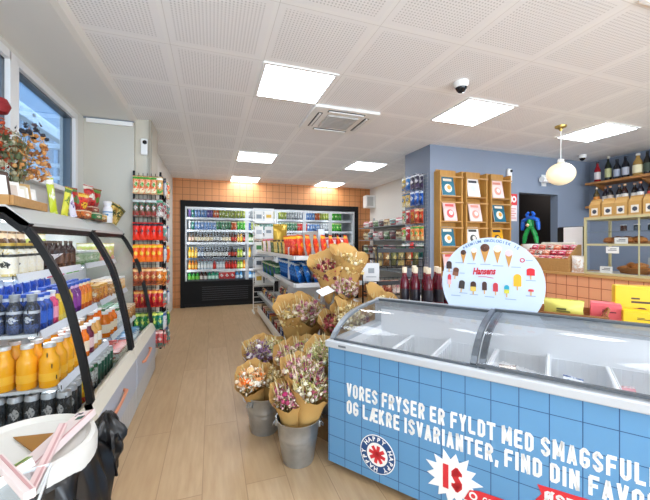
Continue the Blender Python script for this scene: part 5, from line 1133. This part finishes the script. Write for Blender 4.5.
def giftbox(x, y, z, w, h, d, col, label, rz=0, art=False, lines=True):
    t = tag(MB().box(-w / 2, w / 2, -d / 2, d / 2, 0, h, mat(col, .45), .003).build('gift_box', None, FW_(x, y, z), FA + rz), label, 'box', 'yellow and pink gift boxes')
    MB().prism([(-w / 2, h), (w / 2, h), (w / 2 - .004, h + .012), (-w / 2 + .004, h + .012)], -d / 2, d / 2, mat(col, .45), 'y').build('lid', t)
    b = MB(); D = mat('4A3A1E' if col == YB_ else '6A2A30', .5)
    b.box(-w * .12, w * .08, -d / 2 - .001, -d / 2, h * .68, h * .73, D); b.box(-w * .12, w * .32, -d / 2 - .001, -d / 2, h * .57, h * .63, D); b.build('printed_lines', t)
    if art:
        a = MB()
        for k in range(3): a.lathe([(.001, 0), (.02, 0), (.018, .0015), (.001, .002)], mat(('8A4A1E', 'A8602A', '6A3414')[k], .5), 14, Mx((-.02 + k * .022, -d / 2, h * .34 + .006 * k), R(90)), None, 1.2, .6)
        a.build('food_picture', t)
    return t
giftbox(1.385, 1.08, .861, .15, .10, .10, PKX, 'coral pink gift box on the display table beside the yellow ones', R(-2))
giftbox(1.535, 1.02, .861, .16, .075, .12, YB_, 'low yellow gift box in front of the tall yellow one', R(0))
giftbox(1.53, 1.14, .861, .20, .21, .09, YB_, 'tall yellow gift box with brown food picture', R(4), True)
giftbox(1.75, 1.16, .861, .18, .21, .09, YB_, 'tall yellow gift box cut by the picture edge' if False else 'second tall yellow gift box, further along the table', R(-4), True)
giftbox(1.73, 1.03, .861, .16, .07, .12, YB_, 'low yellow gift box at the far end of the table', R(5))
t = put('yellow_pack', (bag(.215, .125, .09, mat('D9CF66', .3), mat('C9BF56', .4))), FW_(1.165, .95, .868), FA + R(-6)); tag(t, 'pale yellow soft pack lying in the wicker tray', 'pack')
MB().box(-.03, .04, -.054, -.052, .05, .058, mat('5A5A2A', .5)).box(-.03, .02, -.054, -.052, .062, .074, mat('5A5A2A', .5)).build('printed_lines', t)
tag(put('tub', jar(.09, .05, mat('E8EEF0', .3), mat('8A86C8', .4)), FW_(1.02, 1.22, .861)), 'clear tub with lilac lid behind the yellow soft pack', 'tub')

# ------------------------------------------------------------------ TILED SALES COUNTER AND WHAT STANDS ON IT
CT = grid_mat('orange_counter_tiles', 'E9A57A', 'A8502C', .125, .007, (1, 2), (.02, .10), .35, .04)
t = empty('sales_counter', 'sales counter faced with peach orange square tiles', 'counter', (4.0, 2.3, 0))
MB().box(0, .02, -1.3, 1.33, 0, .97, CT).build('tile_front', t); MB().box(.02, .62, -1.3, 1.33, 0, .97, mat('8A7A6A', .6)).build('carcass', t); MB().box(-.03, .65, -1.32, 1.35, .97, 1.0, wood_mat('counter_top_wood', 'D0A468', 'B8884C', 1), .004).build('worktop', t)
# glass pastry case
t = empty('pastry_case', 'two tier brass framed glass pastry case on the counter', 'display case', (4.04, 2.03, 1.0))
GLD = mat('D2C999', .35, .25)
def pbar(b, *a): return b.box(*a, GLD)
for x in (0, .42):
    for y in (-.6, .62): pbar(MB(), x, x + .022, y - .022, y, 0, .63).build('corner_post', t)
o = MB()
for z in (0, .32, .61):
    for x in (0, .42): o.box(x, x + .022, -.6, .6, z, z + .022, GLD)
    for y in (-.622, .598): o.box(.022, .42, y, y + .022, z, z + .022, GLD)
o.build('frame', t); pbar(MB(), .006, .016, .10, .11, .02, .61).build('door_divider', t)
MB().box(.0, .44, -.62, .62, .63, .642, wood_mat('case_top', 'D8C090', 'C8AA74', 1)).build('top_board', t); MB().box(.022, .42, -.6, .6, .325, .337, mat('E8E4D8', .3)).build('shelf', t)
MB().box(.03, .41, -.6, .6, .47, .478, GLASS).build('upper_glass_shelf', t); MB().box(.022, .42, -.6, .6, .012, .024, mat('E8E4D8', .3)).build('floor_board', t)
MB().box(.008, .012, -.6, .6, .03, .61, GLASSC).build('front_glass', t); MB().box(.03, .41, .606, .61, .03, .61, GLASSC).build('side_glass', t)
def bun(b, x, y, z, r, c, sq=.6): b.lathe([(.001, 0), (r * .85, .002), (r, r * .35), (r * .75, r * sq), (.001, r * sq * 1.2)], c, 12, Mx((x, y, z), 0, 0, random.uniform(0, 3)))
CRUST = print_mat('B87434', 'C88A48', '8A4E20', .6, 0, 2); DKC2 = print_mat('7A4424', '9A6038', '5A2E16', .6, 0, 3)
def dish(x, y, z, rx, ry, label, c=mat('C8A070', .7), wick=False):
    return tag(MB().lathe([(.001, .003), (.8, .003), (.82, 0), (1.0, .035 if not wick else .06), (.97, .035 if not wick else .06), (.79, .010), (.001, .010)], WICK if wick else c, 24, None, None, 1, 1).build('serving_dish', None, (x, y, z)), label, 'dish', 'dishes in the pastry case')
def scaled(o, a, b_): o.scale = (a, b_, 1); return o
scaled(dish(4.24, 2.32, 1.338, 0, 0, 'oval dish of dark pastries on the upper shelf of the case'), .11, .24); scaled(dish(4.24, 1.76, 1.338, 0, 0, 'oval dish of flat bread on the upper shelf, further along'), .11, .2)
scaled(dish(4.24, 2.27, 1.026, 0, 0, 'wicker basket of croissants on the lower shelf of the case', None, True), .11, .15); scaled(dish(4.24, 1.76, 1.026, 0, 0, 'round tray of buns on the lower shelf, further along'), .11, .2)
random.seed(4)
for k in range(7):
    y = 2.18 + k * .048; o = MB(); bun(o, 0, 0, 0, .055, DKC2 if k % 2 else CRUST, .95); rowed(tag(o.build('pastry', None, (4.17 + .05 * (k % 2), y, 1.352 + .012 * (k % 2))), '', ''), 'dark glazed pastry' if k % 2 else 'golden pastry', 'in upper shelf dish', 'the counter end', 'pastry', 'pastries in the case')
for k in range(5):
    o = MB().lathe([(.001, -.07), (.018, -.055), (.036, 0), (.018, .055), (.001, .07)], CRUST, 10, Mx((0, 0, .03), R(90), 0, R(k * 50))); rowed(tag(o.build('croissant', None, (4.22 + .04 * (k % 2), 2.19 + k * .04, 1.045 + .035 * (k % 2))), '', ''), 'golden croissant', 'in the wicker basket', 'the counter end', 'croissant', 'croissants in the case')
for k in range(5):
    o = MB(); bun(o, 0, 0, 0, .055, CRUST, .9); rowed(tag(o.build('bun', None, (4.22 + .03 * (k % 2), 1.64 + k * .06, 1.04)), '', ''), 'golden bun', 'on the round lower tray', 'the till', 'bun', 'buns in the case')
for k in range(3):
    o = MB().box(-.05, .05, -.045, .045, 0, .03, CRUST, .01); rowed(tag(o.build('flat_bread', None, (4.23, 1.66 + k * .10, 1.352)), '', ''), 'square flat bread', 'on the upper shelf', 'the till', 'bread', 'flat breads in the case')
for k in range(6):
    o = put('small_jar', jar(.07, .028, mat(('2A3A34', '3A4A5A', '4A2A22')[k % 3], .2), mat('D8DADC', .3)), (4.2, 1.75 + k * .12, 1.4785)); rowed(o, 'small dark jar', 'on glass shelf in pastry case', 'the till', 'jar', 'jars in the pastry case')
for k, (y, z) in enumerate(((2.30, 1.338), (2.44, 1.0255), (2.36, 1.19), (1.86, 1.0255))):
    o = MB().box(-.002, .002, -.06, .06, 0, .07, mat('F2F1EC', .5)).box(-.003, -.002, -.04, .04, .03, .036, DGREY).box(-.003, -.002, -.04, .02, .045, .051, DGREY)
    o = o.build('price_card', None, (4.07, y, z) if k != 2 else (4.035, y, z + .05)); tag(o, ('white price card before the oval pastry dish', 'white price card at the lower front corner of the case', 'small white card fixed on the brass middle rail', 'white price card before the lower buns')[k], 'price card', 'price cards in the pastry case')
tag(MB().box(-.002, .002, -.10, .10, 0, .17, mat('B8BCBE', .4), .001).build('grey_menu_board', None, (4.36, 2.13, 1.026)), 'grey board leaning behind the croissant basket', 'board').rotation_euler = (0, R(8), 0)
def coffee():
    b = MB(); w, d, h = .115, .07, .185
    b.add([(-w / 2, -d / 2, 0), (w / 2, -d / 2, 0), (w / 2, d / 2, 0), (-w / 2, d / 2, 0), (-w / 2, -d / 2, h * .75), (w / 2, -d / 2, h * .75), (w / 2, d / 2, h * .75), (-w / 2, d / 2, h * .75), (-w * .47, -.004, h), (w * .47, -.004, h), (w * .47, .004, h), (-w * .47, .004, h)],
          [(0, 1, 2, 3), (0, 1, 5, 4), (1, 2, 6, 5), (2, 3, 7, 6), (3, 0, 4, 7), (4, 5, 9, 8), (5, 6, 10, 9), (6, 7, 11, 10), (7, 4, 8, 11), (8, 9, 10, 11)], KRAFT)
    l = MB().box(-.034, .034, -d / 2 - .0015, -d / 2, .02, .10, mat('E8E4DA', .5)); l.lathe([(.001, 0), (.024, 0), (.024, .001), (.001, .001)], mat('3A4254', .5), 8, Mx((0, -d / 2 - .001, .06), R(90)))
    return b.mesh('coffee_bag'), [('label', l.mesh('label')), ('folded_top', MB().box(-w * .47, w * .47, -.008, .008, h, h + .014, KRAFT, .002).mesh('folded_top'))]
CB_ = coffee()
for k in range(5):
    o = put('coffee_bag', CB_, (4.13 + .005 * (k % 2), 2.57 - k * .125, 1.6425), R(-90) + R((-4, 5, 0, -3, 4)[k])); rowed(o, 'kraft coffee bag', 'on the pastry case', 'the blue wall', 'coffee bag', 'coffee bags on the pastry case')
# sweets display and bits beside the case
t = empty('sweets_display', 'stepped wooden display box of snack bars at the counter end', 'display box', (4.02, 3.2, 1.0))
MB().box(0, .012, -.38, .38, 0, .16, WOOD).box(.21, .22, -.38, .38, 0, .27, WOOD).prism([(0, 0), (.22, 0), (.22, .33), (.17, .33), (0, .17)], .38, .392, WOOD, 'y').prism([(0, 0), (.22, 0), (.22, .33), (.17, .33), (0, .17)], -.392, -.38, WOOD, 'y').build('box', t)
for j, (x, z) in enumerate(((.012, .12), (.08, .19), (.145, .26))): MB().box(x, x + .065, -.38, .38, z - .01, z, WOOD).build('tier', t)
SB = [('coral', 'E8705A', 'F4D8C8', 'B83A30'), ('crimson', 'C8203A', 'F0D0D4', '7A1020'), ('cream', 'F0E8DC', 'C84A3A', '4A4A50'), ('pink', 'E84A6A', 'F8E0E4', 'A02040'), ('peach', 'F0A080', 'F8E8D8', 'D0502A')]
for j, (x, z) in enumerate(((.055, .121), (.12, .191), (.19, .261))):
    for k in range(7):
        n, a, b_, c_ = SB[(k * 2 + j * 3) % 5]
        o = put('snack_bar', bag(.10, .075, .028, print_mat(a, b_, c_, .3, 0, k % 3)), (4.02 + x - .01, 3.50 - k * .104, 1.0 + z)); o.rotation_euler = (R(-22), 0, R(-90)); rowed(o, n + ' snack bar', '%s tier of counter display' % ('on the front', 'on the middle', 'on the rear')[j], 'the blue wall', 'snack bar', 'snack bars on the counter')
t = put('paper_bag', bag(.15, .20, .06, print_mat('F2F0EC', 'ECE6DA', 'D8B8A0', .5, 0, 6)), (4.06, 2.715, 1.001), R(-80)); tag(t, 'white printed paper bag between the snack display and pastry case', 'bag')
t = empty('till_screen', 'black till screen draped with a white paper sheet', 'till', (4.36, 3.02, 1.0))
MB().box(-.03, .03, -.16, .16, .18, .56, BLACK, .02).build('screen', t); MB().box(-.02, .04, -.03, .03, .02, .2, BLACK).build('stand', t); MB().box(-.08, .1, -.1, .1, 0, .02, BLACK, .004).build('base', t)
MB().box(-.045, -.033, -.17, .06, .08, .55, mat('F1F0EE', .6), .003).build('paper_sheet', t)
t = empty('white_tub', 'white lidded tub under the balloon figure on the counter', 'tub', (4.3, 3.52, 1.0))
MB().lathe([(.001, 0), (.10, 0), (.115, .30), (.001, .30)], mat('EDEBE2', .4), 24).build('body', t); MB().lathe([(.001, .30), (.12, .30), (.12, .335), (.001, .34)], WHITE, 24).build('lid', t)
BLB = mat('1F62C8', .15); GNB = mat('1E9A4A', .15)
t = empty('balloon_figure', 'blue and green twisted balloon figure on the white tub', 'balloon figure', (4.25, 3.50, 1.345))
t.scale = (.85, .85, .85)
def sausage(b, pts, r, m):
    P = [Vector(p) for p in pts]; Q = []
    for i in range(len(P) - 1):
        for k in range(5): Q.append(P[i].lerp(P[i + 1], k / 5))
    Q.append(P[-1]); n = len(Q)
    b.tube(Q, [r * (.35 + .65 * math.sin(math.pi * min(1, max(0, (i + .6) / n))) ** .4) for i in range(n)], m, 10)
Mr = Matrix.Rotation(0, 4, 'Z')
for sgn in (-1, 1):
    o = MB(); sausage(o, [(0, sgn * .03, .26), (0, sgn * .09, .14), (0, sgn * .12, .0)], .038, GNB); o.build('leg', t)
    o = MB(); sausage(o, [(0, sgn * .04, .42), (0, sgn * .13, .38), (0, sgn * .15, .22)], .034, BLB); o.build('arm', t)
    o = MB(); sausage(o, [(0, sgn * .02, .42), (0, sgn * .07, .47), (0, sgn * .03, .52)], .026, BLB); o.build('ear', t)
o = MB(); sausage(o, [(0, 0, .24), (0, 0, .40)], .055, GNB); o.build('torso', t)
o = MB(); sausage(o, [(0, -.06, .42), (0, .06, .42)], .04, BLB); o.build('collar', t)
MB().lathe([(.001, -.03), (.03, 0), (.001, .03)], mat('E8C8A0', .3), 12, Mx((-.06, 0, .30))).build('nose', t)
tag(MB().box(-.05, .05, -.28, .16, 0, .355, mat('EAE6D6', .5), .01).box(-.04, .04, -.26, .14, .355, .36, mat('F6F4EC', .5)).build('napkin_box', None, (4.32, 3.20, 1.0)), 'cream napkin box standing behind the snack bar display', 'box')

# ------------------------------------------------------------------ BOTTLE SHELVES ON THE BLUE WALL
SW = wood_mat('shelf_wood', 'C08A50', '9A6634', 1)
for z, lb in ((2.27, 'upper wooden wall shelf holding spirits bottles'), (1.90, 'lower wooden wall shelf of bottles behind the coffee bags')):
    t = empty('wall_shelf', lb, 'shelf', (5.98, 3.0, z), 0, 'wooden bottle shelves')
    MB().box(-.33, 0, -.9, .69, 0, .035, SW, .003).build('shelf_board', t)
    for y in (-.6, .0, .6): MB().prism([(-.25, 0), (0, 0), (0, -.10)], y - .01, y + .01, SW, 'y').build('bracket', t)
def sp(h, r, body, cap, lab, neck=.4, sh=.58): return bottle(h, r, mat(body, .1), mat(cap, .4), mat(lab, .5), neck=neck, shoulder=sh, lab=(.15, .5))
UP = [(3.60, sp(.33, .042, 'A01822', '2A1A1A', 'F0E8E4'), 'red spirits bottle with pale label'), (3.45, sp(.38, .042, '22281E', 'C8C0B0', 'C8C890', .36), 'tall black spirits bottle with thin neck'), (3.33, sp(.31, .045, '1E2028', '1A1A1C', 'A8B0C0'), 'dark bottle with blue-grey label'), (3.22, sp(.33, .045, '20222A', '222226', 'B8BCC8'), 'dark square shouldered bottle with silver label'),
      (3.07, sp(.33, .058, 'A8864A', 'D8D8D0', 'F0E8C0'), 'wide bottle with cream label'), (3.0 - .04, sp(.34, .04, '1A1E1C', '202422', '3A4A3A'), 'narrow black bottle with dark label'), (2.85, sp(.33, .045, '3A2A22', 'D87A3A', 'E8E4E0'), 'brown bottle with orange cap'), (2.72, sp(.32, .045, '2A2A30', 'C8A040', 'D8C8B0'), 'dark bottle with gold cap')]
for y, p, d in UP: tag(put('spirits_bottle', p, (5.80, y, 2.306), random.uniform(-.3, .3)), d + ' on the upper wall shelf', 'bottle', 'bottles on the upper wall shelf')
LO = [('5A4A2A', 'E8D8C0', 'D8862A', 'amber bottle with orange label'), ('22202A', 'D88A5A', 'E8E8E4', 'dark bottle with white label'), ('1E1C1E', 'E0A070', 'C8B8A8', 'black bottle with tan label'), ('2A221E', 'D8B090', 'F0EEE8', 'brown bottle with white label'), ('2E1A18', 'E8C090', 'D8D4CC', 'maroon bottle with pale label'), ('3A2418', 'D89A6A', 'B83A30', 'brown bottle with red label')]
for k in range(10):
    b_, c_, l_, d = LO[(0, 1, 2, 3, 4, 3, 1, 5, 5, 4)[k]]
    o = put('spirits_bottle', sp(.29, .04, b_, c_, l_), (5.78 + .05 * (k % 2), 3.60 - k * .095, 1.936)); rowed(o, d, 'on the lower wall shelf', 'the blue wall', 'bottle', 'bottles on the lower wall shelf')

# ------------------------------------------------------------------ RUBBISH BIN AND THE TUB OF CARTONS
BX, BY = -.53, 1.215
t = empty('rubbish_bin', 'white round lidded rubbish bin lined with a black bag', 'bin', (BX, BY, 0), R(22))
MB().lathe([(.001, 0), (.8, 0), (.82, .01), (1.0, .66), (.97, .66), (.001, .62)], mat('E2E0DA', .4), 36, None, None, .17, .18).build('body', t)
o = MB(); n = 90; vs = []; fs = []
lv = [(1.04, .70), (1.09, .69), (1.11, .63), (1.13, .55), (1.10, .47), (1.05, .40), (1.02, .36)]
for j, (q, z) in enumerate(lv):
    for i in range(n):
        a = 2 * math.pi * i / n; f = (1 if j > 1 else .2)
        rr = q + f * (.06 * math.sin(a * 11 + j * .5) + .05 * math.sin(a * 19 + j * 1.1) + .02 * math.sin(a * 37 - j) + .14 * max(0, math.sin(a + 1.1)) * (j > 1))
        vs.append((.172 * rr * math.cos(a), .186 * rr * math.sin(a), z + f * .03 * math.sin(a * 5 + 1.3)))
for j in range(len(lv) - 1):
    for i in range(n): fs.append((j * n + i, j * n + (i + 1) % n, (j + 1) * n + (i + 1) % n, (j + 1) * n + i))
BAGM = mat('0C0B0B', .3, 0, 0, .6); o.add(vs, fs, BAGM, True); o.build('bin_bag', t)
o = MB(); vs = []; fs = []; n = 36      # gathered knot of the bag hanging on the aisle side
for j in range(12):
    v = j / 11
    for i in range(n):
        a = 2 * math.pi * i / n; rr = (.012 + .030 * math.sin(math.pi * min(1, v * 1.3)) + .016 * v) * (1 + .24 * math.sin(a * 5 + j * .6) + .16 * math.sin(a * 9 - j * .8))
        vs.append((.222 + rr * math.cos(a) * .9, .085 + rr * math.sin(a) * 1.3 - .05 * v, .745 - .19 * v))
for j in range(11):
    for i in range(n): fs.append((j * n + i, j * n + (i + 1) % n, (j + 1) * n + (i + 1) % n, (j + 1) * n + i))
o.add(vs, fs + [tuple(range(n))], BAGM, True); o.build('bag_knot', t)
LID = mat('D9D6CE', .35)
MB().lathe([(1.0, .675), (1.05, .68), (1.06, .735), (1.03, .752), (.96, .756), (.92, .750), (.88, .742)], LID, 56, None, None, .174, .184).build('lid_rim', t)
ld_ = MB().lathe([(.88, .742), (.6, .738), (.001, .736)], LID, 36, None, None, .174, .184).build('lid', t)
MB().prism([(.055, -.02), (.10, .075), (-.04, .09)], .739, .742, mat('9A6A24', .6), 'z', Mx((-.02, 0, .001), 0, 0, R(-22))).build('tan_card', ld_)
t = empty('side_counter', 'low white counter under the basket of cartons', 'counter', (-.55, .70, 0))
MB().box(-.25, .20, -.4, .30, .56, .60, WHITE, .004).build('counter_top', t); MB().box(-.23, .18, -.38, .28, 0, .56, mat('D8D6D0', .5)).build('cabinet', t)
t = empty('plastic_basket', 'clear plastic basket holding flat pink and patterned cartons', 'basket', (-.475, .90, .602), R(12))
CP = glass_mat('frosted_plastic', (.90, .93, .95), 1.6, .2)
o = MB(); q0, q1 = (.085, .05), (.115, .078)
for sg in (-1, 1):
    o.add([(sg * q0[0], -q0[1], 0), (sg * q0[0], q0[1], 0), (sg * q1[0], q1[1], .195), (sg * q1[0], -q1[1], .195)], [(0, 1, 2, 3)], CP)
    o.add([(-q0[0], sg * q0[1], 0), (q0[0], sg * q0[1], 0), (q1[0], sg * q1[1], .195), (-q1[0], sg * q1[1], .195)], [(0, 1, 2, 3)], CP)
o.add([(-q0[0], -q0[1], 0), (q0[0], -q0[1], 0), (q0[0], q0[1], 0), (-q0[0], q0[1], 0)], [(0, 1, 2, 3)], CP); o.build('basket_wall', t)
MB().tube([(-q1[0], -q1[1], .197), (q1[0], -q1[1], .197), (q1[0], q1[1], .197), (-q1[0], q1[1], .197)], .005, mat('E6EAEC', .25), 8, True).build('rim', t)
PK1 = mat('E4D2CE', .5); PK2 = mat('E2C6C2', .5)
def laid(A, B, w, th, m, label, roll=0, extra=None):
    """a flat carton lying from A to B"""
    A, B = Vector(A), Vector(B); d = B - A; L = d.length; x = d.normalized()
    y = Vector((0, 0, 1)).cross(x).normalized(); z = x.cross(y)
    o = MB().box(0, L, -w / 2, w / 2, -th / 2, th / 2, m, .0015).build('flat_carton')
    o.matrix_world = Matrix.Translation(A) @ Matrix((x, y, z)).transposed().to_4x4() @ Matrix.Rotation(roll, 4, 'X')
    MB().box(.004, L - .004, -w / 2 + .004, -w / 2 + .009, th / 2, th / 2 + .001, mat('C89A98', .5)).build('folded_edge', o)
    if extra: extra(o, L, w, th)
    return tag(o, label, 'carton', 'cartons in the clear basket')
def sticker(o, L, w, th):
    b = MB().box(L - .062, L - .042, -w * .30, w * .05, th / 2, th / 2 + .0012, mat('2A5A48', .5)); b.build('green_sticker', o)
    b = MB().lathe([(.001, 0), (.007, 0), (.007, .001), (.001, .001)], mat('3A3A40', .5), 10, Mx((L - .018, .006, th / 2)))
    b.box(L - .034, L - .008, .014, .018, th / 2, th / 2 + .001, mat('8A7A80', .5)); b.build('dark_print', o)
def leaves(o, L, w, th):
    b = MB()
    for i in range(7):
        for j in range(5): b.lathe([(.001, 0), (.008, 0), (.008, .001), (.001, .001)], (mat('2E6A3A', .5), mat('2E6A3A', .5), mat('B8CC3A', .5))[(i + j * 2) % 3], 6, Mx((.015 + i * L / 7.4, -w * .4 + j * w * .2 + .006 * (i % 2), th / 2)), None, 1.5, 1)
    b.build('leaf_print', o)
laid((-.455, 1.02, .772), (-.405, 1.335, .768), .058, .020, PK1, 'long pink carton with a green sticker lying across the bin lid', R(-10), sticker)
laid((-.385, .91, .79), (-.425, 1.20, .80), .020, .018, PK2, 'narrow pale pink carton crossing over the long pink one', R(10))
laid((-.50, .89, .80), (-.405, .965, .835), .09, .02, mat('E6E6DC', .5), 'white carton printed with green leaves inside the clear basket', R(-25), leaves)
laid((-.345, .82, .845), (-.47, .97, .85), .020, .018, PK1, 'short pink carton laid over the leaf printed one', R(0))
laid((-.56, .95, .70), (-.44, .93, .68), .06, .03, mat('C8A070', .5), 'tan carton lying low inside the clear basket', R(0))
finish_rows()
bad = [(o.name, o['label']) for o in S.objects if o.get('label') and (len(o['label'].replace('-', 'x').split()) > 16 or len(o['label'].split()) < 4)]
if bad: print('LABELS', bad[:10])
